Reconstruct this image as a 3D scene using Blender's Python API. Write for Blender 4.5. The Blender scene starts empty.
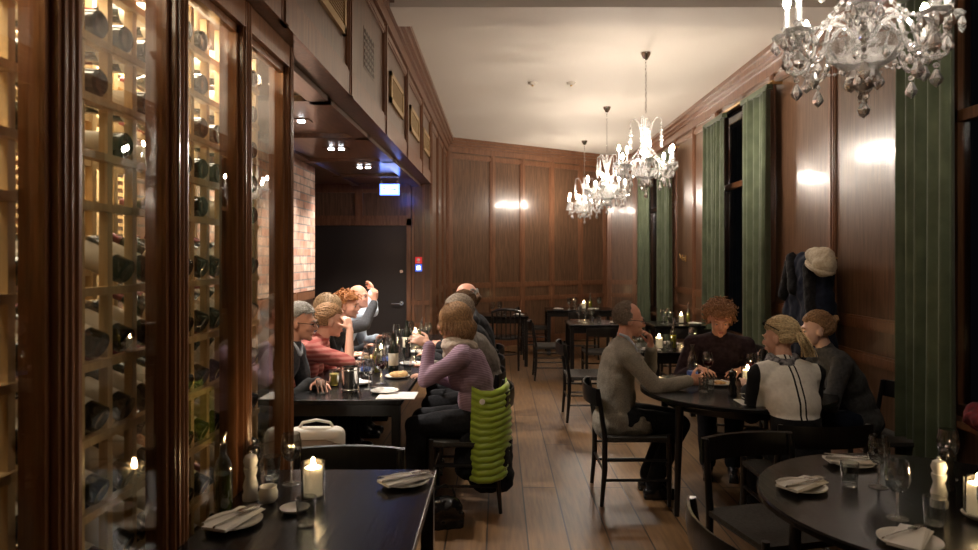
import bpy, math, random
from mathutils import Vector as V, Matrix, Euler
random.seed(7)
PI = math.pi
SC = bpy.context.scene
COL = SC.collection
# ---------------------------------------------------------------- camera, world, exposure
cd = bpy.data.cameras.new('camera'); cam = bpy.data.objects.new('camera', cd); COL.objects.link(cam)
cam.location = (0, 0, 1.62); cam.rotation_euler = (PI/2, 0, 0)
cd.sensor_width = 36; cd.lens = 680/978*36
cd.shift_x = (489-499)/978; cd.shift_y = -(275-258)/978
cd.clip_start = .05
cd.dof.use_dof = True; cd.dof.focus_distance = 4.8; cd.dof.aperture_fstop = 3.5
SC.camera = cam
w = bpy.data.worlds.new('night'); SC.world = w; w.use_nodes = True
w.node_tree.nodes['Background'].inputs[0].default_value = (.012, .013, .016, 1)
w.node_tree.nodes['Background'].inputs[1].default_value = .25
SC.view_settings.view_transform = 'Standard'; SC.view_settings.look = 'None'
SC.view_settings.gamma = 1; SC.view_settings.use_curve_mapping = False
SC.view_settings.exposure = 1.0
WARM = (1, .84, .68)
BULB = 430.0
def spot(name, loc, power, size=1.9, blend=.6, color=WARM, r=.03):
    l = bpy.data.lights.new(name, 'SPOT'); l.energy = power; l.color = color; l.spot_size = size; l.spot_blend = blend; l.shadow_soft_size = r
    o = bpy.data.objects.new(name, l); o.location = loc; COL.objects.link(o); return o
def area(name, loc, rot, sx, sy, power, color=WARM):
    l = bpy.data.lights.new(name, 'AREA'); l.shape = 'RECTANGLE'; l.size = sx; l.size_y = sy; l.energy = power; l.color = color
    o = bpy.data.objects.new(name, l); o.location = loc; o.rotation_euler = rot; COL.objects.link(o); return o
for (x, y) in ((-1.49, 4.83), (-1.41, 4.83), (-1.48, 6.06), (-1.40, 6.06), (-1.49, 7.3), (-1.41, 7.3)):
    spot('downlight_beam', (x, y, 2.585), 100, 2.1, .6, (1, .90, .80))
area('cabinet_strip_and_fill', (-1.42, 2.75, 2.53), (0, 0, 0), .45, .75, 32, (1, .88, .70))
area('cabinet_strip_and_fill', (-1.25, 1.7, 2.53), (0, 0, 0), .25, 1.2, 12, (1, .86, .66))  # added fill light to brighten the front of the rack, not a cabinet lamp

# ---------------------------------------------------------------- helpers
class MB:
    def __init__(s): s.v = []; s.f = []; s.m = []; s.cur = 0
    def add(s, vs, fs, M=None):
        b = len(s.v)
        s.v += [tuple(M @ V(p)) for p in vs] if M is not None else [tuple(p) for p in vs]
        for f in fs: s.f.append(tuple(i+b for i in f)); s.m.append(s.cur)
        return s
    def box(s, lo, hi, M=None):
        x0, y0, z0 = lo; x1, y1, z1 = hi
        if x0 > x1: x0, x1 = x1, x0
        if y0 > y1: y0, y1 = y1, y0
        if z0 > z1: z0, z1 = z1, z0
        return s.add([(x0,y0,z0),(x1,y0,z0),(x1,y1,z0),(x0,y1,z0),(x0,y0,z1),(x1,y0,z1),(x1,y1,z1),(x0,y1,z1)],
                     [(0,3,2,1),(4,5,6,7),(0,1,5,4),(1,2,6,5),(2,3,7,6),(3,0,4,7)], M)
    def cbox(s, c, d, M=None):
        return s.box([c[i]-d[i]/2 for i in range(3)], [c[i]+d[i]/2 for i in range(3)], M)
    def tube(s, pts, r, n=8, M=None, closed=False, flat=1.0):
        pts = [V(p) for p in pts]; k = len(pts)
        rs = list(r) if hasattr(r, '__len__') else [r]*k
        vs = []; fs = []; up = None
        for i, p in enumerate(pts):
            if closed: t = pts[(i+1) % k]-pts[i-1]
            else: t = pts[min(i+1, k-1)]-pts[max(i-1, 0)]
            if t.length < 1e-9: t = V((0,0,1))
            t.normalize()
            if up is None: up = t.orthogonal().normalized()
            up = up-t*up.dot(t)
            up = up.normalized() if up.length > 1e-6 else t.orthogonal().normalized()
            b = t.cross(up)
            for j in range(n):
                a = 2*PI*j/n; vs.append(p+up*math.cos(a)*rs[i]+b*math.sin(a)*rs[i]*flat)
        for i in range(k if closed else k-1):
            for j in range(n):
                a = i*n+j; b2 = i*n+(j+1) % n; i2 = (i+1) % k
                fs.append((a, b2, i2*n+(j+1) % n, i2*n+j))
        if not closed: fs.append(tuple(range(n-1, -1, -1))); fs.append(tuple((k-1)*n+j for j in range(n)))
        return s.add(vs, fs, M)
    def lathe(s, prof, n=16, M=None):
        vs = []; fs = []; k = len(prof)
        for (r, z) in prof:
            for j in range(n): a = 2*PI*j/n; vs.append((max(r, 1e-4)*math.cos(a), max(r, 1e-4)*math.sin(a), z))
        for i in range(k-1):
            for j in range(n): fs.append((i*n+j, i*n+(j+1) % n, (i+1)*n+(j+1) % n, (i+1)*n+j))
        fs.append(tuple(range(n-1, -1, -1))); fs.append(tuple((k-1)*n+j for j in range(n)))
        return s.add(vs, fs, M)
    def ell(s, c, r, M=None, nu=16, nv=10, R=None):
        if not hasattr(r, '__len__'): r = (r, r, r)
        vs = [(0,0,-1)]; fs = []
        for i in range(1, nv):
            t = -PI/2+PI*i/nv
            for j in range(nu): a = 2*PI*j/nu; vs.append((math.cos(t)*math.cos(a), math.cos(t)*math.sin(a), math.sin(t)))
        vs.append((0,0,1)); L = len(vs)-1
        for j in range(nu):
            fs.append((0, 1+(j+1) % nu, 1+j)); fs.append((L, L-nu+j, L-nu+(j+1) % nu))
        for i in range(nv-2):
            for j in range(nu): a = 1+i*nu; fs.append((a+j, a+(j+1) % nu, a+nu+(j+1) % nu, a+nu+j))
        vs = [V((p[0]*r[0], p[1]*r[1], p[2]*r[2])) for p in vs]
        if R is not None: vs = [R @ p for p in vs]
        c = V(c); return s.add([p+c for p in vs], fs, M)
    def limb(s, a, b, ra, rb, M=None, n=12):
        a = V(a); b = V(b); d = (b-a)
        if d.length < 1e-6: return s.ell(a, ra, M)
        d.normalize(); pts = []; rs = []
        for t in (-.98, -.8, -.45, 0): pts.append(a+d*ra*t); rs.append(ra*math.sqrt(1-t*t))
        for t in (0, .45, .8, .98): pts.append(b+d*rb*t); rs.append(rb*math.sqrt(1-t*t))
        return s.tube(pts, rs, n, M)
    def mesh(s, name, mats, smooth=True):
        me = bpy.data.meshes.new(name); me.from_pydata(s.v, [], s.f)
        for m in (mats if isinstance(mats, (list, tuple)) else [mats]): me.materials.append(m)
        me.polygons.foreach_set('material_index', s.m)
        if smooth: me.polygons.foreach_set('use_smooth', [True]*len(s.f))
        me.update()
        return me
    def build(s, name, mats, parent=None, smooth=True, bevel=0, sharp=40, **props):
        me = s.mesh(name, mats, smooth)
        if smooth: me.set_sharp_from_angle(angle=math.radians(sharp))
        o = bpy.data.objects.new(name, me); COL.objects.link(o)
        if parent is not None: o.parent = parent
        if bevel:
            b = o.modifiers.new('b', 'BEVEL'); b.width = bevel; b.segments = 2; b.limit_method = 'ANGLE'
        for k, v in props.items(): o[k] = v
        return o
def T(x, y, z): return Matrix.Translation((x, y, z))
def Rz(a): return Matrix.Rotation(a, 4, 'Z')
def Rx(a): return Matrix.Rotation(a, 4, 'X')
def Ry(a): return Matrix.Rotation(a, 4, 'Y')
def thing(name, label, cat, loc=(0,0,0), rz=0, group=None):
    o = bpy.data.objects.new(name, None); COL.objects.link(o); o.empty_display_size = .05
    o.location = loc; o.rotation_euler = (0, 0, rz); o['label'] = label; o['category'] = cat
    if group: o['group'] = group
    return o
def tag(o, label, cat, group=None):
    o['label'] = label; o['category'] = cat
    if group: o['group'] = group
    return o
def dup(root, loc, rz, label, rot=None, group=None):
    def cp(o, par):
        c = o.copy(); COL.objects.link(c)
        if par is not None: c.parent = par
        for ch in o.children: cp(ch, c)
        return c
    r = cp(root, None); r.location = loc; r.rotation_euler = rot if rot else (0, 0, rz); r['label'] = label
    if group: r['group'] = group
    return r
def struct(o): o['kind'] = 'structure'; return o
def voxel(mb, size, name, mat, parent, smooth_it=6, disp=None, **props):
    me = mb.mesh('tmp', mat); t = bpy.data.objects.new('tmp', me); COL.objects.link(t)
    m = t.modifiers.new('r', 'REMESH'); m.mode = 'VOXEL'; m.voxel_size = size; m.use_smooth_shade = True
    if smooth_it:
        m = t.modifiers.new('s', 'SMOOTH'); m.iterations = smooth_it; m.factor = .5
    for (sc_, st) in (disp or []):
        tx = bpy.data.textures.new('c', 'CLOUDS'); tx.noise_scale = sc_; tx.noise_depth = 1
        d = t.modifiers.new('d', 'DISPLACE'); d.texture = tx; d.strength = st; d.mid_level = .5; d.texture_coords = 'LOCAL'
    dg = bpy.context.evaluated_depsgraph_get()
    me2 = bpy.data.meshes.new_from_object(t.evaluated_get(dg), depsgraph=dg)
    me2.name = name; bpy.data.objects.remove(t)
    if not me2.materials: me2.materials.append(mat)
    me2.polygons.foreach_set('use_smooth', [True]*len(me2.polygons))
    o = bpy.data.objects.new(name, me2); COL.objects.link(o)
    if parent is not None: o.parent = parent
    for k, v in props.items(): o[k] = v
    return o

# ---------------------------------------------------------------- materials
def mat(name, col, rough=.5, metal=0, trans=0, coat=0, bump=None, emit=None, estr=0, ior=1.45, alpha=1, sheen=0, spec=.5):
    m = bpy.data.materials.new(name); m.use_nodes = True; nt = m.node_tree; b = nt.nodes['Principled BSDF']
    b.inputs['Base Color'].default_value = (*col, 1); b.inputs['Roughness'].default_value = rough
    b.inputs['Metallic'].default_value = metal; b.inputs['Transmission Weight'].default_value = trans
    b.inputs['Coat Weight'].default_value = coat; b.inputs['Coat Roughness'].default_value = .12; b.inputs['IOR'].default_value = ior
    b.inputs['Sheen Weight'].default_value = sheen; b.inputs['Specular IOR Level'].default_value = spec
    if emit: b.inputs['Emission Color'].default_value = (*emit, 1); b.inputs['Emission Strength'].default_value = estr
    if bump:
        tc = nt.nodes.new('ShaderNodeTexCoord'); n = nt.nodes.new('ShaderNodeTexNoise'); bp = nt.nodes.new('ShaderNodeBump')
        n.inputs['Scale'].default_value = bump[0]; n.inputs['Detail'].default_value = 4; bp.inputs['Strength'].default_value = bump[1]; bp.inputs['Distance'].default_value = .02
        nt.links.new(tc.outputs['Object'], n.inputs['Vector']); nt.links.new(n.outputs['Fac'], bp.inputs['Height']); nt.links.new(bp.outputs['Normal'], b.inputs['Normal'])
    return m
def ramp2(nt, fac, stops):
    r = nt.nodes.new('ShaderNodeValToRGB'); nt.links.new(fac, r.inputs['Fac'])
    while len(r.color_ramp.elements) < len(stops): r.color_ramp.elements.new(.5)
    for e, (p, c) in zip(r.color_ramp.elements, stops): e.position = p; e.color = (*c, 1)
    return r
def wood(name, c0, c1, scale=(14, 14, 1.1), rough=.3, coat=.5, dist=.6, bump=.06, coatr=.13):
    m = mat(name, c0, rough, coat=coat); nt = m.node_tree; b = nt.nodes['Principled BSDF']; b.inputs['Coat Roughness'].default_value = coatr
    tc = nt.nodes.new('ShaderNodeTexCoord'); mp = nt.nodes.new('ShaderNodeMapping'); mp.inputs['Scale'].default_value = scale
    n = nt.nodes.new('ShaderNodeTexNoise'); n.inputs['Scale'].default_value = 3; n.inputs['Detail'].default_value = 6; n.inputs['Distortion'].default_value = dist
    nt.links.new(tc.outputs['Object'], mp.inputs['Vector']); nt.links.new(mp.outputs['Vector'], n.inputs['Vector'])
    r = ramp2(nt, n.outputs['Fac'], [(.3, c0), (.72, c1)]); nt.links.new(r.outputs['Color'], b.inputs['Base Color'])
    bp = nt.nodes.new('ShaderNodeBump'); bp.inputs['Strength'].default_value = bump; bp.inputs['Distance'].default_value = .01
    nt.links.new(n.outputs['Fac'], bp.inputs['Height']); nt.links.new(bp.outputs['Normal'], b.inputs['Normal'])
    return m
def fabric(name, c0, c1, scale=60, rough=.9, stripes=None, sheen=.03, bump=.25):
    m = mat(name, c0, rough, sheen=sheen); nt = m.node_tree; b = nt.nodes['Principled BSDF']; b.inputs['Specular IOR Level'].default_value = .2
    tc = nt.nodes.new('ShaderNodeTexCoord'); n = nt.nodes.new('ShaderNodeTexNoise'); n.inputs['Scale'].default_value = scale; n.inputs['Detail'].default_value = 3
    nt.links.new(tc.outputs['Object'], n.inputs['Vector']); f = n.outputs['Fac']
    if stripes:
        mp = nt.nodes.new('ShaderNodeMapping'); mp.inputs['Rotation'].default_value = stripes[1]
        wv = nt.nodes.new('ShaderNodeTexWave'); wv.inputs['Scale'].default_value = stripes[0]; wv.inputs['Distortion'].default_value = .4
        nt.links.new(tc.outputs['Object'], mp.inputs['Vector']); nt.links.new(mp.outputs['Vector'], wv.inputs['Vector']); f = wv.outputs['Fac']
    r = ramp2(nt, f, [(.3, c0), (.7, c1)]); nt.links.new(r.outputs['Color'], b.inputs['Base Color'])
    bp = nt.nodes.new('ShaderNodeBump'); bp.inputs['Strength'].default_value = bump; bp.inputs['Distance'].default_value = .006
    nt.links.new(f, bp.inputs['Height']); nt.links.new(bp.outputs['Normal'], b.inputs['Normal'])
    return m
WOOD = wood('walnut_panel', (.070, .036, .021), (.155, .084, .047), rough=.31, coat=.36)
WOODR = wood('red_walnut_rail', (.115, .048, .024), (.22, .100, .050), rough=.32, coat=.5)
WOODC = wood('cabinet_walnut', (.15, .060, .026), (.31, .138, .060), rough=.28, coat=.5, scale=(30, 30, 1.2))
WOODH = wood('soffit_walnut', (.085, .042, .025), (.16, .085, .05), scale=(12, 1.1, 12), rough=.3, coat=.5)
PINE = wood('pine_rack', (.50, .34, .16), (.68, .50, .27), rough=.5, coat=.1)
BLACKW = wood('black_wood', (.006, .0055, .006), (.013, .012, .012), rough=.32, coat=.35, bump=.1)
TABLEM = wood('black_table', (.004, .0035, .004), (.009, .008, .008), scale=(14, 1.5, 14), rough=.24, coat=.0, bump=.14)
TABLEM.node_tree.nodes['Principled BSDF'].inputs['Specular IOR Level'].default_value = .38
def floor_mat():
    m = mat('oak_floor', (.2, .1, .05), .45, coat=.12); nt = m.node_tree; b = nt.nodes['Principled BSDF']; b.inputs['Coat Roughness'].default_value = .3
    tc = nt.nodes.new('ShaderNodeTexCoord'); mp = nt.nodes.new('ShaderNodeMapping'); mp.inputs['Rotation'].default_value = (0, 0, PI/2); mp.inputs['Location'].default_value = (.4, .07, 0)
    br = nt.nodes.new('ShaderNodeTexBrick'); br.inputs['Scale'].default_value = 1; br.inputs['Brick Width'].default_value = 2.2; br.inputs['Row Height'].default_value = .235
    br.inputs['Mortar Size'].default_value = .005; br.inputs['Color1'].default_value = (.155, .083, .034, 1); br.inputs['Color2'].default_value = (.235, .136, .060, 1); br.inputs['Mortar'].default_value = (.02, .01, .006, 1)
    nt.links.new(tc.outputs['Object'], mp.inputs['Vector']); nt.links.new(mp.outputs['Vector'], br.inputs['Vector'])
    mp2 = nt.nodes.new('ShaderNodeMapping'); mp2.inputs['Scale'].default_value = (16, 1.3, 1); n = nt.nodes.new('ShaderNodeTexNoise'); n.inputs['Scale'].default_value = 2.5; n.inputs['Detail'].default_value = 6
    nt.links.new(tc.outputs['Object'], mp2.inputs['Vector']); nt.links.new(mp2.outputs['Vector'], n.inputs['Vector'])
    r = ramp2(nt, n.outputs['Fac'], [(.25, (.55, .5, .48)), (.75, (1.15, 1.15, 1.15))])
    mx = nt.nodes.new('ShaderNodeMix'); mx.data_type = 'RGBA'; mx.blend_type = 'MULTIPLY'; mx.inputs[0].default_value = 1
    nt.links.new(br.outputs['Color'], mx.inputs[6]); nt.links.new(r.outputs['Color'], mx.inputs[7]); nt.links.new(mx.outputs[2], b.inputs['Base Color'])
    return m
def brick_mat():
    m = mat('brick', (.5, .3, .2), .9); nt = m.node_tree; b = nt.nodes['Principled BSDF']
    tc = nt.nodes.new('ShaderNodeTexCoord'); mp = nt.nodes.new('ShaderNodeMapping')
    sx = nt.nodes.new('ShaderNodeSeparateXYZ'); cb = nt.nodes.new('ShaderNodeCombineXYZ')
    nt.links.new(tc.outputs['Object'], sx.inputs[0]); nt.links.new(sx.outputs['Y'], cb.inputs['X']); nt.links.new(sx.outputs['Z'], cb.inputs['Y'])
    br = nt.nodes.new('ShaderNodeTexBrick'); br.inputs['Scale'].default_value = 1; br.inputs['Brick Width'].default_value = .24; br.inputs['Row Height'].default_value = .078
    br.inputs['Mortar Size'].default_value = .007; br.inputs['Color1'].default_value = (.36, .18, .12, 1); br.inputs['Color2'].default_value = (.52, .38, .30, 1); br.inputs['Mortar'].default_value = (.22, .20, .18, 1)
    nt.links.new(cb.outputs[0], br.inputs['Vector'])
    n = nt.nodes.new('ShaderNodeTexNoise'); n.inputs['Scale'].default_value = 9; n.inputs['Detail'].default_value = 5; nt.links.new(tc.outputs['Object'], n.inputs['Vector'])
    r = ramp2(nt, n.outputs['Fac'], [(.3, (.65, .6, .6)), (.7, (1.2, 1.2, 1.2))])
    mx = nt.nodes.new('ShaderNodeMix'); mx.data_type = 'RGBA'; mx.blend_type = 'MULTIPLY'; mx.inputs[0].default_value = 1
    nt.links.new(br.outputs['Color'], mx.inputs[6]); nt.links.new(r.outputs['Color'], mx.inputs[7]); nt.links.new(mx.outputs[2], b.inputs['Base Color'])
    bp = nt.nodes.new('ShaderNodeBump'); bp.inputs['Strength'].default_value = .6; bp.inputs['Distance'].default_value = .012; bp.invert = True
    nt.links.new(br.outputs['Fac'], bp.inputs['Height']); nt.links.new(bp.outputs['Normal'], b.inputs['Normal'])
    return m
FLOOR = floor_mat(); BRICK = brick_mat()
PLASTER = mat('cream_plaster', (.66, .61, .54), .75, bump=(1.2, .05)); BEAMM = mat('beam_plaster', (.66, .61, .55), .75)
def pane_mat(name, tint, rough=.0, fres=.09, power=4):
    m = bpy.data.materials.new(name); m.use_nodes = True; nt = m.node_tree; nt.nodes.remove(nt.nodes['Principled BSDF'])
    out = nt.nodes['Material Output']; tr = nt.nodes.new('ShaderNodeBsdfTransparent'); gl = nt.nodes.new('ShaderNodeBsdfGlossy'); mx = nt.nodes.new('ShaderNodeMixShader'); fr = nt.nodes.new('ShaderNodeLayerWeight')
    tr.inputs[0].default_value = (*tint, 1); gl.inputs['Roughness'].default_value = rough; fr.inputs[0].default_value = .5
    pw = nt.nodes.new('ShaderNodeMath'); pw.operation = 'POWER'; pw.inputs[1].default_value = power; nt.links.new(fr.outputs['Facing'], pw.inputs[0])
    ad = nt.nodes.new('ShaderNodeMath'); ad.operation = 'MULTIPLY_ADD'; ad.inputs[1].default_value = .85; ad.inputs[2].default_value = fres*.5
    nt.links.new(pw.outputs[0], ad.inputs[0]); nt.links.new(ad.outputs[0], mx.inputs[0])
    nt.links.new(tr.outputs[0], mx.inputs[1]); nt.links.new(gl.outputs[0], mx.inputs[2]); nt.links.new(mx.outputs[0], out.inputs[0]); return m
PANE = pane_mat('door_pane', (.93, .92, .88)); NIGHT = pane_mat('night_pane', (.5, .5, .5))
DRINK = pane_mat('drinking_glass', (.86, .88, .88), .03, .22, 2.0)
CRYSTAL = mat('crystal', (.98, .98, .97), .03, trans=.80, ior=1.52, spec=1)
CHROME = mat('chrome', (.75, .74, .72), .12, 1); STEEL = mat('steel', (.6, .59, .57), .25, 1); BRASS = mat('brass', (.62, .43, .18), .3, 1)
BRASSG = mat('brass_grille', (.40, .27, .12), .4, .8)
BULBM = mat('bulb_glow', (1, .9, .8), .3, emit=(1, .86, .72), estr=BULB)
FLAME = mat('flame', (1, .7, .3), .5, emit=(1, .66, .32), estr=260); WAX = mat('wax', (.88, .80, .66), .45, emit=(1, .72, .40), estr=.14)
WHITE = mat('white_china', (.78, .76, .72), .2, coat=.4); LINEN = mat('white_napkin', (.75, .73, .70), .9)
BLACKG = mat('black_glossy', (.01, .01, .011), .15, coat=.5); DARKGLASS = mat('dark_bottle', (.012, .016, .012), .08, coat=.6)
BOTTLE_LABEL = mat('bottle_label', (.62, .57, .47), .7); OIL = mat('olive_oil', (.42, .40, .03), .15, trans=.35); OILG = mat('dark_oil', (.10, .13, .015), .12, trans=.25)
WINE = mat('red_wine', (.06, .005, .01), .1); BEER = mat('pale_drink', (.75, .62, .20), .2, trans=.4)
CURT = fabric('green_velvet', (.058, .074, .042), (.095, .118, .068), 5, .7, sheen=.2, bump=.05)
CREAMLEATHER = mat('cream_leather', (.88, .85, .76), .4); DOORM = mat('door_dark', (.035, .028, .026), .35)
SKIN = mat('skin_light', (.62, .35, .25), .5, bump=(40, .04)); SKINR = mat('skin_ruddy', (.58, .28, .19), .5, bump=(40, .04)); SKINP = mat('skin_pale', (.68, .44, .34), .5, bump=(40, .04))
EYEW = mat('eye_white', (.48, .44, .40), .3); EYED = mat('eye_dark', (.03, .02, .015), .1); LIP = mat('lip', (.42, .15, .12), .45)

# ---------------------------------------------------------------- room shell
XL, XR, ZC, ZB = -.915, 2.78, 3.71, 2.60
def panel_wall(name, p0, p1, zs, stiles, z0=0, z1=ZC, th=.12, stile_w=.09, nsign=1, crown=True, base=True):
    """a panelled wall from p0 to p1 (plan points); front is on the side nsign of the direction; zs: rails (z, height); stiles: distances"""
    d = V((p1[0]-p0[0], p1[1]-p0[1], 0)); L = d.length; ang = math.atan2(d.y, d.x); M = T(p0[0], p0[1], 0) @ Rz(ang)
    mb = MB(); s = nsign
    mb.box((0, -s*th, z0), (L, 0, z1), M)
    mb.cur = 1
    for x in stiles:
        a, b = max(0, x-stile_w/2), min(L, x+stile_w/2)
        mb.box((a, 0, z0), (b, s*.022, z1), M); 
        mb.box((a+.028, s*.022, z0), (b-.028, s*.03, z1), M)
    for (z, h) in zs:
        mb.box((0, 0, z), (L, s*.02, z+h), M)
    st = sorted(stiles)
    cuts = [z0]+[q for z, h in sorted(zs) for q in (z, z+h)]+[z1]
    for a, b in zip(st[:-1], st[1:]):       # inner mouldings round each panel
        x0, x1 = a+stile_w/2, b-stile_w/2
        for c0, c1 in zip(cuts[0::2], cuts[1::2]):
            if c1-c0 < .12 or x1-x0 < .1: continue
            w_ = .018
            mb.box((x0, 0, c0), (x0+w_, s*.014, c1), M); mb.box((x1-w_, 0, c0), (x1, s*.014, c1), M)
            mb.box((x0, 0, c0), (x1, s*.014, c0+w_), M); mb.box((x0, 0, c1-w_), (x1, s*.014, c1), M)
    if crown:
        for (dz, h, o_) in ((0, .05, .13), (.05, .05, .10), (.10, .04, .065), (.14, .10, .035)):
            mb.box((0, 0, z1-dz-h), (L, s*o_, z1-dz), M)
    if base: mb.box((0, 0, z0), (L, s*.03, z0+.16), M)
    return struct(mb.build(name, [WOOD, WOODR], None, smooth=False))
struct(MB().box((-3.2, -3.2, -.1), (3.2, 15, 0)).build('floor', FLOOR, smooth=False))
struct(MB().box((-3.2, -3.2, ZC), (3.4, 15, ZC+.1)).build('ceiling', PLASTER, smooth=False))
struct(MB().box((XL-.1, 5.30, 3.575), (XR, 5.74, ZC)).build('trim_1', BEAMM, smooth=False))
DADO = [(1.10, .06), (.84, .05)]
# back wall, skewed, then a short facet
B0, B1, B2 = (XL, 11.84), (2.21, 13.93), (XR+.02, 13.72)
LB = math.dist(B0, B1)
panel_wall('wall_back', B0, B1, DADO+[(3.38, .05)], [.05, .95, 1.62, 2.32, 3.05, LB-.05], nsign=-1)
panel_wall('wall_back_right', B1, B2, DADO+[(3.38, .05)], [.04, math.dist(B1, B2)-.04], nsign=-1)
# right wall between windows: list of (y0,y1)
wins = [(2.2, 4.22), (6.95, 8.6), (10.75, 12.6)]
segs = [(-3, 2.2, [.1, 1.2, 2.3, 3.6, 4.9, 5.1]), (4.22, 6.95, [.05, 1.44, 2.68]), (8.6, 10.75, [.06, 1.08, 2.08]), (12.6, 13.75, [.05])]
for i, (a, b, st) in enumerate(segs):
    panel_wall('wall_right' if i == 0 else 'wall_right_%s' % ('near', 'middle', 'far', 'end')[i], (XR, a), (XR, b), DADO+[(3.38, .04)], st, nsign=1)
WINF = wood('window_wood', (.10, .045, .02), (.2, .09, .04))
for i, (a, b) in enumerate(wins):
    mb = MB(); mb.box((XR, a, 3.47), (XR+.12, b, ZC)); mb.box((XR, a, 0), (XR+.12, b, .62))
    mb.cur = 1
    for (dz, h, o_) in ((0, .05, .13), (.05, .05, .10), (.10, .04, .065), (.14, .10, .035)): mb.box((XR-o_, a, ZC-dz-h), (XR, b, ZC-dz))
    mb.box((XR-.02, a, 3.38), (XR, b, 3.42)); mb.box((XR-.08, a, .62), (XR+.12, b, .66)); mb.box((XR-.03, a, 0), (XR, b, .16))
    struct(mb.build('trim_%d' % (i+2), [WOOD, WOODR], smooth=False))
    mb = MB()
    for (y0, y1) in ((a, a+.07), (b-.07, b), ((a+b)/2-.05, (a+b)/2+.05)): mb.box((XR+.02, y0, .66), (XR+.10, y1, 3.47))
    for z in (.66, 2.45, 3.40): mb.box((XR+.02, a, z), (XR+.10, b, z+.07))
    wo = struct(mb.build('window_%d' % (i+1), WINF, smooth=False))
    MB().box((XR+.055, a, .66), (XR+.065, b, 3.47)).build('pane', NIGHT, wo, smooth=False)
# left: bulkhead and the wall beyond
bl = [4.12-2.54-2.54, 4.12-2.54, 4.12-1.27, 4.12, 5.4, 6.65, 7.95, 8.94]
panel_wall('wall_left_upper', (XL, -3), (XL, 9.0), [(2.60, .14), (3.40, .04)], [q+3 for q in bl], z0=ZB, nsign=-1, base=False, stile_w=.10)
panel_wall('wall_left', (XL, 9.0), (XL, 11.84), DADO+[(3.38, .05)], [.06, .98, 1.9, 2.78], nsign=-1)
struct(MB().box((-3.2, -3, ZB), (XL-.12, 9.1, ZB+.06)).build('ceiling_alcove', WOODH, smooth=False))
mb = MB()
for y in (4.10, 5.35, 6.65, 7.9): mb.box((-1.93, y, ZB-.035), (XL-.12, y+.10, ZB))
mb.box((XL-.24, -3, ZB-.035), (XL-.12, 9.0, ZB)); mb.box((-1.93, -3, ZB-.03), (-1.85, 9.0, ZB))
struct(mb.build('trim_5', WOODH, smooth=False))
struct(MB().box((-2.1, -3, 1.29), (-1.93, 7.13, ZB)).build('wall_brick', BRICK, smooth=False))
panel_wall('wall_left_dado', (-1.95, -3), (-1.95, 7.13), [(1.20, .08), (.6, .05)], [1, 3, 5, 6.5, 8, 9.5], z1=1.29, nsign=-1, crown=False)
struct(MB().box((-3.3, -3, 0), (-3.2, 9.1, ZB)).build('wall_left_outer', WOOD, smooth=False))
struct(MB().box((-3.2, -3.1, 0), (XR+.1, -3.0, ZC)).build('wall_near', WOOD, smooth=False))
# wall with the door at the end of the alcove
YD = 9.0
mb = MB(); mb.box((-3.2, YD, 0), (-2.50, YD+.1, ZB)); mb.box((-2.50, YD, 2.06), (-1.20, YD+.1, ZB)); mb.box((-1.20, YD, 0), (XL-.12, YD+.1, ZB))
mb.cur = 1
mb.box((-2.56, YD-.03, 0), (-2.50, YD, 2.14)); mb.box((-1.22, YD-.03, 0), (-1.16, YD, ZB)); mb.box((-2.56, YD-.03, 2.05), (-1.16, YD, 2.14))
mb.box((-3.2, YD-.025, 2.48), (-1.16, YD, ZB)); mb.box((-3.2, YD-.025, 2.12), (-1.16, YD, 2.18))
for x in (-1.85, -2.9): mb.box((x-.05, YD-.03, 2.14), (x+.05, YD, ZB))
for x in (-1.15, XL-.10): mb.box((x, YD-.02, 0), (x+.035, YD, ZB))
for z in (.7, 1.0): mb.box((-1.16, YD-.022, z), (XL, YD, z+.06))
struct(mb.build('wall_end', [WOOD, WOODR], smooth=False))
do = struct(MB().box((-2.50, YD+.01, 0), (-1.22, YD+.06, 2.05)).build('door_1', DOORM, smooth=False))
h = MB().tube([(-1.29, YD+.01, 1.02), (-1.29, YD-.05, 1.02), (-1.42, YD-.05, 1.02)], .010); h.lathe([(.028, -.006), (.028, .006)], 14, T(-1.29, YD, 1.02) @ Rx(PI/2)); h.build('handle', CHROME, do)
MB().lathe([(.022, -.012), (.022, .012)], 14, T(-1.29, YD, 1.44) @ Rx(PI/2)).build('lock', CHROME, do)
# brass grilles on the bulkhead
GR = {0: 'nearest the camera', 1: 'just beyond the square perforated grille', 2: 'third along', 3: 'farthest, next to the far corner'}
for i, (y0, y1) in enumerate(((3.2, 3.99), (5.66, 6.40), (6.92, 7.66), (8.12, 8.80))):
    t = thing('vent_grille', 'brass louvred vent grille on the bulkhead above the alcove, '+GR[i], 'vent', (XL+.002, (y0+y1)/2, 3.05), 0, 'brass vents on the bulkhead')
    hw = (y1-y0)/2; f = MB()
    f.box((0, -hw, -.13), (.02, -hw+.05, .13)); f.box((0, hw-.05, -.13), (.02, hw, .13)); f.box((0, -hw, -.13), (.02, hw, -.085)); f.box((0, -hw, .085), (.02, hw, .13)); f.build('frame', BRASSG, t, smooth=False)
    g = MB(); g.box((-.002, -hw+.05, -.085), (.003, hw-.05, .085)); g.build('backing', BLACKG, t, smooth=False)
    g = MB()
    for k in range(9): g.box((.003, -hw+.05, -.08+k*.019), (.014, hw-.05, -.072+k*.019), None)
    for k in range(15): yy = -hw+.05+(2*hw-.1)*(k+.5)/15; g.box((.003, yy-.003, -.085), (.012, yy+.003, .085))
    g.build('louvres', BRASSG, t, smooth=False)
g = thing('perforated_grille', 'square perforated dark grille between two brass vents on the bulkhead', 'vent', (XL, 4.79, 3.05))
for i in range(5):
    for j in range(6): MB().cbox((.003, -.15+i*.075, -.11+j*.045), (.006, .045, .024)).build('slot', BLACKG, g, smooth=False)
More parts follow.
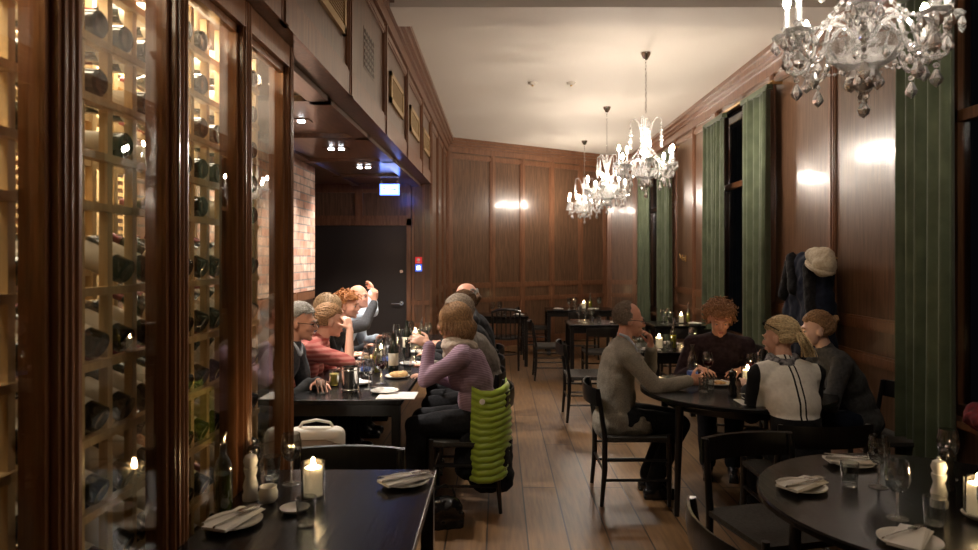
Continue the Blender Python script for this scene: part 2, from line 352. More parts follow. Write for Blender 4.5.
MB().cbox((.0005, 0, 0), (.003, .40, .28)).build('plate', WOOD, g, smooth=False)
# downlights in the alcove soffit
LENS = mat('downlight_lens', (1, 1, 1), .3, emit=(.92, .95, 1), estr=14)
for nm, y in (('nearest the cabinet', 4.83), ('middle of three', 6.06), ('closest to the exit sign', 7.3)):
    t = thing('downlight', 'twin recessed ceiling spotlight in the alcove soffit, '+nm, 'ceiling light', (-1.45, y, ZB), 0, 'twin spotlights in the alcove')
    MB().cbox((0, 0, -.004), (.22, .12, .008)).build('plate', WOODH, t, smooth=False)
    for s in (-.045, .045):
        MB().lathe([(.026, -.001), (.026, -.008), (.0, -.009)], 14, T(s, 0, -.008)).build('lens', LENS, t)
# exit sign
t = thing('exit_sign', 'lit blue-white exit sign hanging from the alcove soffit near the door', 'sign', (-1.31, 8.15, 2.44))
BLU = mat('exit_blue', (.1, .2, .9), .4, emit=(.10, .22, 1), estr=3); EXW = mat('exit_white', (1, 1, 1), .4, emit=(.50, .62, 1), estr=1.6)
MB().cbox((0, 0, 0), (.23, .035, .13)).build('housing', BLU, t, smooth=False)
e = MB(); e.cbox((0, -.019, .0), (.20, .003, .10)); e.build('panel', EXW, t, smooth=False)
e = MB(); x = -.06                                         # running-man pictogram and arrow
e.ell((x, -.022, .033), (.009, .002, .009)); e.tube([(x, -.022, .02), (x-.006, -.022, -.005)], .007, 6); e.tube([(x-.006, -.022, -.005), (x+.012, -.022, -.016), (x+.008, -.022, -.038)], .004, 6); e.tube([(x-.006, -.022, -.005), (x-.016, -.022, -.022), (x-.032, -.022, -.024)], .004, 6); e.tube([(x, -.022, .018), (x+.02, -.022, .008)], .0035, 6); e.tube([(x, -.022, .018), (x-.018, -.022, .006)], .0035, 6)
PM = mat('sign_blue', (.03, .08, .5), .5, emit=(.05, .12, .9), estr=3); e.build('running_figure', PM, t); e = MB(); e.tube([(.0, -.022, 0), (.06, -.022, 0)], .006, 6); e.add([(.055, -.022, .022), (.085, -.022, 0), (.055, -.022, -.022), (.055, -.020, .022), (.085, -.020, 0), (.055, -.020, -.022)], [(0, 2, 1), (3, 4, 5), (0, 1, 4, 3), (1, 2, 5, 4), (2, 0, 3, 5)]); e.build('arrow', PM, t)
MB().box((-.10, -.008, .065), (-.09, .008, .16)).box((.09, -.008, .065), (.10, .008, .16)).build('bracket', CHROME, t, smooth=False)
# small signs on the pier
t = thing('fire_alarm_call_point', 'small red square alarm call point on the pier beside the dark door', 'alarm', (-1.06, YD-.03, 1.59))
MB().cbox((0, 0, 0), (.085, .03, .085)).build('housing', mat('alarm_red', (.6, .03, .03), .4, emit=(1, .05, .05), estr=.25), t, smooth=False)
e = MB(); e.lathe([(.022, 0), (.022, .004)], 16, T(0, -.016, .005) @ Rx(PI/2)); e.box((-.02, -.019, -.036), (.02, -.015, -.028)); e.build('button', WHITE, t)
t = thing('door_keypad', 'small blue-lit keypad on the pier directly under the red alarm', 'keypad', (-1.06, YD-.03, 1.49))
MB().cbox((0, 0, 0), (.085, .03, .095)).build('housing', mat('keypad_blue', (.03, .05, .3), .4, emit=(.1, .2, 1), estr=.5), t, smooth=False)
MB().cbox((0, -.017, .0), (.05, .004, .055)).build('screen', mat('keypad_lit', (.8, .85, 1), .4, emit=(.7, .8, 1), estr=1.6), t, smooth=False)
# smoke detectors
for nm, x, y in (('left of the pair', .40, 8.1), ('right of the pair, nearer the chandelier', .86, 8.1)):
    t = thing('smoke_detector', 'small round white smoke detector on the cream ceiling, '+nm, 'smoke detector', (x, y, ZC), 0, 'ceiling detectors')
    MB().lathe([(.055, 0), (.055, -.015), (.04, -.03), (.0, -.032)], 20).build('cover', PLASTER, t)
    MB().lathe([(.015, -.032), (.012, -.045), (0, -.046)], 12).build('sensor', BRASS, t)
t = thing('wall_hook', 'curved brass double hook on the right wall between the two windows', 'hook', (XR-.02, 10.05, 1.62))
MB().tube([(0, 0, -.02), (-.05, -.02, -.03), (-.09, -.08, 0), (-.08, -.13, .04)], .009).tube([(0, 0, 0), (-.06, .05, 0), (-.06, .12, .06)], .009).build('hook', BRASS, t)
MB().cbox((-.003, 0, -.01), (.01, .04, .09)).build('plate', BRASS, t)

# ---------------------------------------------------------------- curtains
def curtain(label, y0, y1, x=XR-.12, ztop=3.30, nf=None):
    L = y1-y0; nf = nf or max(3, int(L/.095)); n = nf*16; nz = 14
    vs = []; fs = []
    ph = random.random()*6
    for k, off in enumerate((0,)):
        for j in range(nz+1):
            t_ = j/nz; z = .02+(ztop-.02)*t_; amp = .030+.018*(1-t_)
            for i in range(n+1):
                u = i/n; yy = y0+L*u + .012*math.sin(9*u+ph)*(1-t_)
                fold = (.75+.35*math.sin(11*u+ph))*math.sin(2*PI*nf*u+ph+1.1*math.sin(4*u+ph)+.25*(1-t_)*math.sin(5*u))
                vs.append((x-amp*fold+off-.01*math.sin(7*u+2*t_), yy, z))
    N = n+1
    for k in (0,):
        b = 0
        for j in range(nz):
            for i in range(n):
                q = (b+j*N+i, b+j*N+i+1, b+(j+1)*N+i+1, b+(j+1)*N+i); fs.append(q if k else q[::-1])
    t = thing('curtain', label, 'curtain', (0, 0, 0), 0, 'green velvet curtains'); t.location = (x, (y0+y1)/2, 0)
    m_ = MB(); m_.add(vs, fs, T(-x, -(y0+y1)/2, 0)); dr_ = m_.build('drape', CURT, t, sharp=180); sd = dr_.modifiers.new('s', 'SOLIDIFY'); sd.thickness = .004; sd.offset = 0
    h_ = MB(); h_.box((-.03, -L/2, ztop-.02), (.03, L/2, ztop+.03)); h_.build('heading', CURT, t, smooth=False)
curtain('long dark green velvet curtain nearest the camera, beyond the foreground round table', 3.98, 4.50, nf=5, ztop=3.30)
curtain('green velvet curtain on the near side of the middle window', 6.68, 7.42, nf=6, ztop=3.30)
curtain('green velvet curtain on the far side of the middle window', 8.02, 8.80, nf=6, ztop=3.30)
curtain('green velvet curtain on the near side of the farthest window', 10.5, 11.42)
curtain('green velvet curtain on the far side of the farthest window, in the corner', 12.02, 12.85)
for i, (a, b, lab) in enumerate(((2.1, 4.55, 'brass curtain rail over the nearest window'), (6.62, 8.9, 'brass curtain rail over the middle window'), (10.45, 12.9, 'brass curtain rail over the farthest window'))):
    t = thing('curtain_rail', lab, 'curtain rail', (XR-.11, a, 3.34))
    MB().tube([(0, 0, 0), (0, b-a, 0)], .014).build('rod', BRASS, t)
    MB().box((0, .05, -.012), (.11, .07, .012)).box((0, b-a-.07, -.012), (.11, b-a-.05, .012)).build('bracket', BRASS, t, smooth=False)

# ---------------------------------------------------------------- wine cabinet
XG = -1.0
POST = [-.10, .445, .99, 1.54, 2.08, 2.62, 3.16]
cab = thing('wine_cabinet', 'tall walnut wine cabinet with glass doors along the left wall', 'cabinet', (XG, 0, 0))
for i, y in enumerate(POST):
    wd = .085 if i < 6 else .055
    m_ = MB(); m_.box((-.06, y-wd/2, .0), (.03, y+wd/2, ZB)); m_.box((.03, y-wd/2+.012, 0), (.037, y+wd/2-.012, ZB)); m_.tube([(.037, y-.012, 0), (.037, y-.012, ZB)], .006, 6); m_.tube([(.037, y+.012, 0), (.037, y+.012, ZB)], .006, 6)
    m_.build('post', WOODC, cab, smooth=False)
m_ = MB(); m_.box((-.06, POST[0], 2.50), (.035, POST[-1]+.027, ZB)); m_.build('top_rail', WOODC, cab, smooth=False); m_ = MB(); m_.box((-.06, POST[0], 0), (.035, POST[-1]+.027, .12)); m_.build('bottom_rail', WOODC, cab, smooth=False)
MB().box((-.93, POST[0], .12), (-.06, POST[-1], .14)).build('cabinet_floor', WOODC, cab, smooth=False)
MB().box((-.93, POST[0]-.03, 0), (-.06, POST[0], ZB)).build('side_panel', WOODC, cab, smooth=False)
for i in range(6):
    y0, y1 = POST[i]+.043, POST[i+1]-(.043 if i < 5 else .028)
    d = MB(); w_ = .018
    d.box((-.012, y0, .12), (.012, y0+w_, 2.5)); d.box((-.012, y1-w_, .12), (.012, y1, 2.5)); d.box((-.012, y0, .12), (.012, y1, .15)); d.box((-.012, y0, 2.47), (.012, y1, 2.5))
    do = d.build('door', WOODC, cab, smooth=False)
    MB().box((-.002, y0+w_, .15), (.002, y1-w_, 2.47)).build('pane', PANE, do, smooth=False)
    if i > 1: MB().ell((.016, y0+.01, 1.25), .008, nu=8, nv=6).build('knob', CHROME, do)
MB().box((-.93, POST[-1]-.02, 0), (-.06, POST[-1]+.02, .1)).build('end_rail', WOODC, cab, smooth=False)
MB().box((-.92, POST[-1]-.004, .1), (-.06, POST[-1]+.004, ZB)).build('end_pane', PANE, cab, smooth=False)
# pine rack behind the doors: uprights, rails
rack = thing('wine_rack', 'pale pine lattice wine rack standing inside the glass-fronted cabinet', 'rack', (XG-.10, 0, .14))
PITCH = .1295; NC = 22; Y00 = .24
up = [Y00+PITCH*i for i in range(NC+1)]
rails = [.20, .40, .60, .80, 1.00, 1.20, 1.40, 1.63, 1.77, 1.92, 2.08, 2.24]   # shelf heights above .14
rails = [r_-.0 for r_ in rails]
for y in up:
    MB().box((-.025, y-.012, 0), (0, y+.012, 2.38)).box((-.30, y-.012, 0), (-.275, y+.012, 2.38)).build('upright', PINE, rack, smooth=False)
for z in rails:
    MB().box((-.02, up[0], z-.022), (.012, up[-1], z)).box((-.31, up[0], z+.02), (-.28, up[-1], z+.045)).build('shelf_rail', PINE, rack, smooth=False)
back = MB()
for k in range(26): back.box((-.62, up[0], 1.52+k*.034), (-.60, up[-1]+.02, 1.535+k*.034))
for k in range(0, NC+1, 2): back.box((-.60, up[k]-.015, 0), (-.57, up[k]+.015, 2.38))
for k in range(7): back.box((-.62, up[0], .1+k*.2), (-.60, up[-1]+.02, .13+k*.2))
back.build('back_slats', PINE, rack, smooth=False)
# wine bottles: base towards the glass (+x local), neck to -x
BOT = thing('wine_bottle', '', 'bottle', group='wine bottles in the cabinet')
prof = [(.0, .004), (.03, 0), (.0375, .006), (.038, .02), (.038, .19), (.036, .205), (.020, .235), (.0145, .25), (.014, .30)]
Mb = Ry(-PI/2)
MB().lathe(prof, 16, Mb).build('glass', DARKGLASS, BOT)
MB().lathe([(.0385, .05), (.0388, .051), (.0388, .15), (.0385, .151)], 16, Mb).build('paper_label', BOTTLE_LABEL, BOT, label='cream paper label')
MB().lathe([(.0152, .25), (.0155, .30), (.0165, .301), (.016, .31), (0, .312)], 12, Mb).build('capsule', mat('capsule', (.12, .02, .02), .4, .3), BOT)
ordn = ['topmost', 'second', 'third', 'fourth', 'fifth', 'sixth', 'seventh', 'eighth', 'ninth', 'tenth', 'eleventh', 'twelfth']
doorn = {1: 'nearest-to-camera', 2: 'first full', 3: 'second full', 4: 'third full', 5: 'last narrow'}
first = True
for ri, z in enumerate(rails[::-1]):
    if z < .35: continue
    tilt = .42 if z < 1.45 else .05
    for c in range(NC):
        y = (up[c]+up[c+1])/2
        if y < 1.5 or (z > 1.6 and random.random() < .30) or random.random() < .06: continue
        if y > 3.04: continue
        dk = sum(1 for p in POST if p < y*.96)-1
        inb = sum(1 for c2 in range(c) if sum(1 for p in POST if p < (up[c2]+up[c2+1])/2*.96)-1 == dk)
        lab = '%s wine bottle behind the %s glass door, rack column %s, %s shelf down' % ('tilted dark' if tilt > .1 else 'dark', ['nearest','second','third','fourth','fifth'][max(0, min(4, dk-2))], ['one', 'two', 'three', 'four', 'five', 'six'][min(5, inb)], ordn[ri])
        loc = (XG-.085, y, z+.14+.0385 if tilt < .1 else z+.14+.036)
        rot = (0, tilt, random.uniform(-.03, .03))
        if first: o = BOT; o.location = loc; o.rotation_euler = rot; o['label'] = lab; first = False
        else: dup(BOT, loc, 0, lab, rot=rot)

# ---------------------------------------------------------------- chandeliers
def chandelier():
    t = thing('chandelier', '', 'chandelier', (0, 0, 0), 0, 'crystal chandeliers')   # origin at ceiling; z down from 3.71
    MB().lathe([(.0, 0), (.055, 0), (.055, -.012), (.035, -.05), (.02, -.075), (.0, -.08)], 20).build('canopy', CHROME, t)
    ch = MB()
    for k in range(16):
        z = -.09-k*.034; a = PI/2*(k % 2)
        ch.tube([(math.cos(a)*.009*math.sin(q), math.sin(a)*.009*math.sin(q), z-.02*math.cos(q)) for q in [2*PI*i/8 for i in range(8)]], .0026, 5, closed=True)
    ch.build('chain', CHROME, t)
    MB().lathe([(0, -.66), (.022, -.67), (.028, -.69), (.018, -.72), (.03, -.75), (.045, -.78), (.03, -.81), (.018, -.85), (.03, -.90), (.042, -.94), (.03, -.98), (.02, -1.02), (.035, -1.06), (.06, -1.10), (.05, -1.13), (.03, -1.18)], 16).build('stem', CRYSTAL, t)
    bw = MB(); n = 24; pr = [(.02, -1.30), (.06, -1.29), (.10, -1.265), (.125, -1.23), (.14, -1.19), (.132, -1.19), (.115, -1.225), (.09, -1.255), (.05, -1.275)]
    bw.lathe(pr, n); bw.v = [(p[0]*(1+.05*math.cos(12*math.atan2(p[1], p[0]))), p[1]*(1+.05*math.cos(12*math.atan2(p[1], p[0]))), p[2]) for p in bw.v]; bw.build('bowl', CRYSTAL, t)
    # shared small pieces
    drop = MB(); drop.ell((0, 0, -.012), .009, nu=6, nv=4); drop.lathe([(0, -.022), (.006, -.026), (.017, -.052), (.014, -.062), (0, -.076)], 6)
    dm = drop.mesh('drop', CRYSTAL, False)
    dish = MB(); dish.lathe([(.0, -.012), (.02, -.01), (.042, .002), (.055, .022), (.050, .022), (.036, .006), (0, 0)], 14)
    dish.v = [(p[0]*(1+.07*math.cos(8*math.atan2(p[1], p[0]))), p[1]*(1+.07*math.cos(8*math.atan2(p[1], p[0]))), p[2]) for p in dish.v]
    dsm = dish.mesh('dish', CRYSTAL)
    cup = MB().lathe([(.012, -.005), (.02, .02), (.014, .03), (.024, .05), (.012, .055), (.011, .13), (.0, .132)], 12).mesh('candle_tube', CRYSTAL)
    bulb = MB().lathe([(.0, .0), (.009, .004), (.0145, .022), (.012, .04), (.006, .055), (.0, .064)], 10).mesh('bulb', BULBM)
    def inst(name, me, par, loc, rz=0, s=1):
        o = bpy.data.objects.new(name, me); COL.objects.link(o); o.parent = par; o.location = loc; o.rotation_euler = (0, 0, rz); o.scale = (s, s, s); return o
    N = 8
    for k in range(N):
        a = 2*PI*k/N+.2; R = .30; zt = -1.19 if k % 2 == 0 else -1.14; R = R if k % 2 == 0 else .27
        ca, sa = math.cos(a), math.sin(a)
        pts = []
        for (r_, z_) in ((.03, -1.17), (.07, -1.10), (.12, -1.09), (.16, -1.13), (.175, -1.21), (.20, -1.275), (.245, -1.285), (.285, -1.25), (R, zt-.03), (R, zt)): pts.append((r_*ca, r_*sa, z_))
        q = []
        for i in range(len(pts)-1):
            for s in (0, .5): q.append(V(pts[i]).lerp(V(pts[i+1]), s))
        q.append(V(pts[-1])); q = [q[0]]+[(q[i-1]+q[i]*2+q[i+1])/4 for i in range(1, len(q)-1)]+[q[-1]]
        arm = MB().tube(q, .0095, 7).build('arm', CRYSTAL, t)
        inst('drip_dish', dsm, t, (R*ca, R*sa, zt), a)
        inst('candle_tube', cup, t, (R*ca, R*sa, zt+.005))
        inst('bulb', bulb, t, (R*ca, R*sa, zt+.137))
        for j in range(6):
            b = a+PI/3*j+.4; inst('crystal_drop', dm, t, (R*ca+.05*math.cos(b), R*sa+.05*math.sin(b), zt+.018), b, .9)
        inst('crystal_drop', dm, t, (.235*ca, .235*sa, -1.292), a, 1.35)
        inst('crystal_drop', dm, t, (R*ca, R*sa, zt-.03), a, 1.3)
        a2 = 2*PI*(k+1)/N+.2; R2 = .57-R; z2 = -2.33-zt; sw_ = MB()          # bead swag to the next arm
        for j in range(1, 10):
            f = j/10; px_, py_ = R*ca*(1-f)+R2*math.cos(a2)*f, R*sa*(1-f)+R2*math.sin(a2)*f; sw_.ell((px_, py_, zt*(1-f)+z2*f-.075*math.sin(PI*f)), .0085, nu=6, nv=4)
        sw_.tube([(R*ca*(1-f)+R2*math.cos(a2)*f, R*sa*(1-f)+R2*math.sin(a2)*f, zt*(1-f)+z2*f-.075*math.sin(PI*f)) for f in [q/10 for q in range(11)]], .002, 4)
        sw_.build('bead_swag', CRYSTAL, t, smooth=False)
        sw_ = MB()
        for j in range(1, 10):
            f = j/10; rr_ = .05*(1-f)+R*f; sw_.ell((rr_*ca, rr_*sa, (-.96)*(1-f)+(zt+.02)*f-.06*math.sin(PI*f)), .008, nu=6, nv=4)
        sw_.tube([((.05*(1-f)+R*f)*ca, (.05*(1-f)+R*f)*sa, (-.96)*(1-f)+(zt+.02)*f-.06*math.sin(PI*f)) for f in [q/10 for q in range(11)]], .002, 4)
        sw_.build('bead_swag', CRYSTAL, t, smooth=False)
    for k in range(4):                                    # upper scrolls with strings of beads
        a = 2*PI*k/4+.6; ca, sa = math.cos(a), math.sin(a)
        sc_ = [(.02, -.90), (.05, -.80), (.075, -.71), (.11, -.67), (.15, -.68), (.165, -.72), (.15, -.745)]
        MB().tube([(r_*ca, r_*sa, z_) for r_, z_ in sc_], [.009, .009, .008, .008, .007, .006, .004], 7).build('scroll', CRYSTAL, t)
        bs = MB()
        for j, rr in enumerate((.012, .018, .022, .018, .024, .020, .014)): bs.ell((.158*ca, .158*sa, -.765-j*.033), (rr, rr, .015), nu=8, nv=5)
        bs.build('bead_string', CRYSTAL, t)
    for k in range(10):
        a = 2*PI*k/10; inst('crystal_drop', dm, t, (.055*math.cos(a), .055*math.sin(a), -1.30), a, 1.0)
    for k in range(8):
        a = 2*PI*k/8; inst('crystal_drop', dm, t, (.13*math.cos(a), .13*math.sin(a), -1.225), a, .8)
    fin = MB(); fin.lathe([(.0, -1.29), (.05, -1.30), (.065, -1.335), (.045, -1.36), (.02, -1.375), (0, -1.38)], 12); fin.ell((0, 0, -1.40), .022, nu=8, nv=6); fin.lathe([(0, -1.42), (.009, -1.425), (.024, -1.455), (.018, -1.475), (0, -1.49)], 8); fin.build('finial', CRYSTAL, t, sharp=20)
    return t
CH = chandelier(); CH.location = (1.49, 2.78, ZC); CH.rotation_euler.z = .1; BM2 = mat('dim_bulb_glow', (1, .9, .8), .3, emit=(1, .86, .72), estr=BULB*.40)
dup(CH, (1.49, 6.90, ZC), .5, 'crystal chandelier on a long chain, nearest of the three in the back row')
dup(CH, (1.49, 9.39, ZC), .2, 'crystal chandelier, middle one of the three in a row at the back')
dup(CH, (1.52, 12.10, ZC), .8, 'crystal chandelier farthest from the camera, close to the back wall')
bm_ = None
for ch_ in CH.children:
    if ch_.name.startswith('bulb'):
        if bm_ is None: bm_ = ch_.data.copy(); bm_.materials[0] = BM2
        ch_.data = bm_
CH.scale = (1.07, 1.07, 1.02); CH['label'] = 'large crystal chandelier nearest the camera, cropped by the top of the picture'

# ---------------------------------------------------------------- furniture
CORD = fabric('seat_cord', (.035, .03, .025), (.06, .055, .048), 90)
def make_chair():
    t = thing('dining_chair', '', 'chair', (0, 0, 0), 0, 'black wooden dining chairs')      # faces +Y, origin on the floor
    w_, d0, d1 = .235, -.21, .21
    for sx in (-1, 1):
        MB().tube([(sx*w_, d0-.02, 0), (sx*w_, d0, .24), (sx*w_, d0, .46), (sx*w_*.97, d0-.045, .765)], [.013, .018, .018, .014], 10).build('leg', BLACKW, t)
        MB().tube([(sx*w_, d1, 0), (sx*w_, d1, .22), (sx*w_, d1, .47)], [.013, .018, .017], 10).build('leg', BLACKW, t)
        for z in (.17, .30): MB().tube([(sx*w_, d0, z), (sx*w_, d1, z)], .0095, 8).build('stretcher', BLACKW, t)
    MB().tube([(-w_, d1, .25), (w_, d1, .25)], .0095, 8).build('stretcher', BLACKW, t)
    MB().tube([(-w_, d0, .22), (w_, d0, .22)], .0095, 8).build('stretcher', BLACKW, t)
    m_ = MB(); m_.tube([(-w_, d0, .43), (w_, d0, .43)], .013); m_.tube([(-w_, d1, .43), (w_, d1, .43)], .013)
    for sx in (-1, 1): m_.tube([(sx*w_, d0, .43), (sx*w_, d1, .43)], .013)
    m_.build('seat_frame', BLACKW, t)
    s = MB(); n = 9; vs = []; fs = []
    for lay, zz in ((0, .425), (1, .45)):
        for i in range(n):
            for j in range(n):
                u, v = i/(n-1)*2-1, j/(n-1)*2-1; vs.append((u*(w_+.012), v*(d1+.012), zz-(0.018*(1-u*u)*(1-v*v) if lay else 0)))
    q = n*n
    for i in range(n-1):
        for j in range(n-1): fs.append((i*n+j, i*n+j+1, (i+1)*n+j+1, (i+1)*n+j)); fs.append((q+i*n+j, q+(i+1)*n+j, q+(i+1)*n+j+1, q+i*n+j+1))
    for i in range(n-1):
        for (a, b) in (((i*n), ((i+1)*n)), ((i+1)*n+n-1, i*n+n-1), (i+1, i), ((n-1)*n+i, (n-1)*n+i+1)): fs.append((a, b, q+b, q+a))
    s.add(vs, fs); s.build('seat', CORD, t, label='woven cord seat')
    b = MB(); vs = []; fs = []; n = 14
    for i in range(n+1):
        u = i/n*2-1; x = u*(w_+.012); y = d0-.045-.055*(1-u*u)
        for (dy, z) in ((-.008, .655), (.008, .655), (.004, .71), (0, .765), (-.012, .77), (-.016, .71)): vs.append((x, y+dy-.0*z, z))
    for i in range(n):
        for k in range(6): a = i*6+k; b2 = i*6+(k+1) % 6; fs.append((a, b2, b2+6, a+6))
    fs.append(tuple(range(5, -1, -1))); fs.append(tuple(n*6+k for k in range(6)))
    b.add(vs, fs); b.build('backrest', BLACKW, t, sharp=50)
    return t
CHAIR = make_chair(); used = [0]
def chair(x, y, face, label):
    """face: unit direction the sitter looks at, as an angle in degrees from +X"""
    rz = math.radians(face)-PI/2
    if not used[0]: CHAIR.location = (x, y, 0); CHAIR.rotation_euler.z = rz; CHAIR['label'] = label; used[0] = 1; return CHAIR
    return dup(CHAIR, (x, y, 0), rz, label)
def make_slat_chair(x, y, face, label):
    t = thing('slat_back_chair', label, 'chair', (x, y, 0), math.radians(face)-PI/2)
    for sx in (-1, 1):
        MB().tube([(sx*.18, -.24, 0), (sx*.18, -.20, .25), (sx*.18, -.19, .46), (sx*.20, -.24, .86)], [.014, .017, .017, .014], 8).build('leg', BLACKW, t)
        MB().tube([(sx*.20, .20, 0), (sx*.19, .19, .44)], [.013, .019], 8).build('leg', BLACKW, t)
    MB().lathe([(.0, .435), (.20, .435), (.225, .445), (.225, .465), (.20, .475), (0, .47)], 20).build('seat', BLACKW, t)
    MB().tube([(-.205, -.24, .84), (-.12, -.27, .875), (0, -.28, .885), (.12, -.27, .875), (.205, -.24, .84)], .02, 8).build('top_rail', BLACKW, t)
    for k in range(5): MB().tube([(-.13+k*.065, -.21, .46), (-.135+k*.0675, -.27, .87)], .008, 6).build('slat', BLACKW, t)
    MB().tube([(.17*math.cos(a), .17*math.sin(a), .22) for a in [2*PI*i/16 for i in range(16)]], .009, 6, closed=True).build('ring_stretcher', BLACKW, t)
    return t
def round_table(x, y, r, label, legs, z=.75):
    t = thing('round_table', label, 'table', (x, y, 0))
    MB().lathe([(0, z-.03), (r-.01, z-.03), (r, z-.024), (r, z-.006), (r-.006, z), (0, z)], 64).build('tabletop', TABLEM, t)
    MB().tube([(r*.78*math.cos(a), r*.78*math.sin(a), z-.07) for a in [2*PI*i/40 for i in range(40)]], .035, 4, closed=True, flat=.3).build('apron', BLACKW, t)
    for (lx, ly) in legs: MB().tube([(lx*1.03, ly*1.03, 0), (lx*.98, ly*.98, z-.03)], [.016, .027], 12).build('leg', BLACKW, t)
    return t
def rect_table(x0, x1, y0, y1, label, z=.75, lw=.05):
    t = thing('dining_table', label, 'table', ((x0+x1)/2, (y0+y1)/2, 0)); hx, hy = (x1-x0)/2, (y1-y0)/2
    MB().box((-hx, -hy, z-.032), (hx, hy, z)).build('tabletop', TABLEM, t, smooth=False, bevel=.004)
    m_ = MB(); i = .05
    m_.box((-hx+i, -hy+i, z-.11), (hx-i, -hy+i+.02, z-.032)); m_.box((-hx+i, hy-i-.02, z-.11), (hx-i, hy-i, z-.032)); m_.box((-hx+i, -hy+i, z-.11), (-hx+i+.02, hy-i, z-.032)); m_.box((hx-i-.02, -hy+i, z-.11), (hx-i, hy-i, z-.032)); m_.build('apron', BLACKW, t, smooth=False)
    for sx in (-1, 1):
        for sy in (-1, 1): cx, cy = sx*(hx-.035), sy*(hy-.035); MB().box((cx-lw/2, cy-lw/2, 0), (cx+lw/2, cy+lw/2, z-.032)).build('leg', BLACKW, t, smooth=False)
    return t
rect_table(-.965, -.255, 2.02, 2.80, 'square black wooden table in the foreground beside the wine cabinet')
rect_table(-1.34, -.60, 4.16, 7.75, 'long black dining table seating the big party under the alcove')
round_table(1.57, 4.52, .62, 'round black table with four diners around it', [(-.44, -.24), (.44, -.24), (-.40, .3), (.40, .3)])
round_table(1.58, 2.42, .62, 'round black table in the foreground, laid but empty of guests', [(-.38, -.34), (.38, -.34), (-.38, .34), (.38, .34)])
rect_table(1.12, 2.02, 6.25, 7.0, 'black table with a bright candle behind the man in the tweed jacket')
rect_table(.92, 1.72, 8.85, 9.55, 'small black table in the aisle row, in front of the farthest table')
rect_table(.80, 1.95, 11.3, 12.0, 'black table farthest back, close to the panelled back wall')
rect_table(-.32, .44, 10.12, 10.85, 'small black table alone to the left, by the back wall')
rect_table(2.0, 2.66, 8.7, 9.4, 'small black table beside the curtains of the middle window')
# chairs
chair(-.67, 2.78, -90, 'black chair with curved back on the far side of the foreground square table')
chair(-.62, 1.78, 90, 'black chair at the near side of the foreground square table, cut by the bottom edge')
chair(.90, 4.67, 0, 'black chair the man in the tweed jacket sits on')
chair(1.88, 5.48, -106, 'black chair of the curly-haired man, mostly hidden')
chair(1.66, 3.74, 92, 'black chair of the blonde woman seen from behind')
chair(2.44, 4.55, 180, 'black chair of the young woman beside the panelled wall')
chair(.96, 2.22, 4, 'black chair nearest the camera on the left of the foreground round table')
chair(1.26, 3.02, -76, 'empty black chair on the far side of the foreground round table')
chair(2.32, 2.98, -140, 'black chair on the window side of the foreground round table')
chair(.90, 6.92, 0, 'empty black chair in the aisle with grey seat, behind the tweed-jacket man')
chair(2.24, 6.63, 180, 'black chair on the window side of the candle-lit table')
chair(.70, 9.2, 0, 'black chair on the aisle side of the small table in the row')
chair(1.32, 8.62, 90, 'black chair on the near side of the small table in the row')
chair(.60, 11.6, 0, 'black chair at the left end of the farthest table')
chair(1.35, 11.05, 90, 'black chair on the near side of the farthest table')
chair(2.3, 8.42, 90, 'black chair at the small table by the curtains')
make_slat_chair(.10, 9.98, 90, 'dark slat-back chair in front of the small table by the back wall')
for y, nm in ((4.55, 'mauve sweater'), (5.20, 'taupe sweater'), (5.83, 'hair bun'), (6.55, 'bald head and dark jacket')):
    chair(-.22 if y < 5 else -.27, y, 180, 'black chair under the guest with the %s at the long table' % nm)
b = thing('long_bench', 'long dark bench against the brick wall, left side of the long table', 'bench', (-1.655, 5.75, 0))
MB().box((-.24, -1.75, .38), (.24, 1.75, .46)).build('seat', mat('bench_leather', (.02, .017, .016), .45), b, smooth=False, bevel=.02)
MB().box((-.22, -1.7, .0), (.18, 1.7, .38)).build('base', BLACKW, b, smooth=False)
MB().box((-.24, -1.75, .46), (-.17, 1.75, .95)).build('backrest', mat('bench_back', (.02, .017, .016), .45), b, smooth=False, bevel=.02)
st = thing('stool', 'low black stool under the cream handbag', 'stool', (-.92, 3.50, 0))
MB().lathe([(0, .42), (.19, .42), (.2, .44), (.19, .47), (0, .475)], 20).build('seat', BLACKW, st)
for k in range(4): a = PI/4+PI/2*k; MB().tube([(.17*math.cos(a), .17*math.sin(a), 0), (.13*math.cos(a), .13*math.sin(a), .43)], .015).build('leg', BLACKW, st)

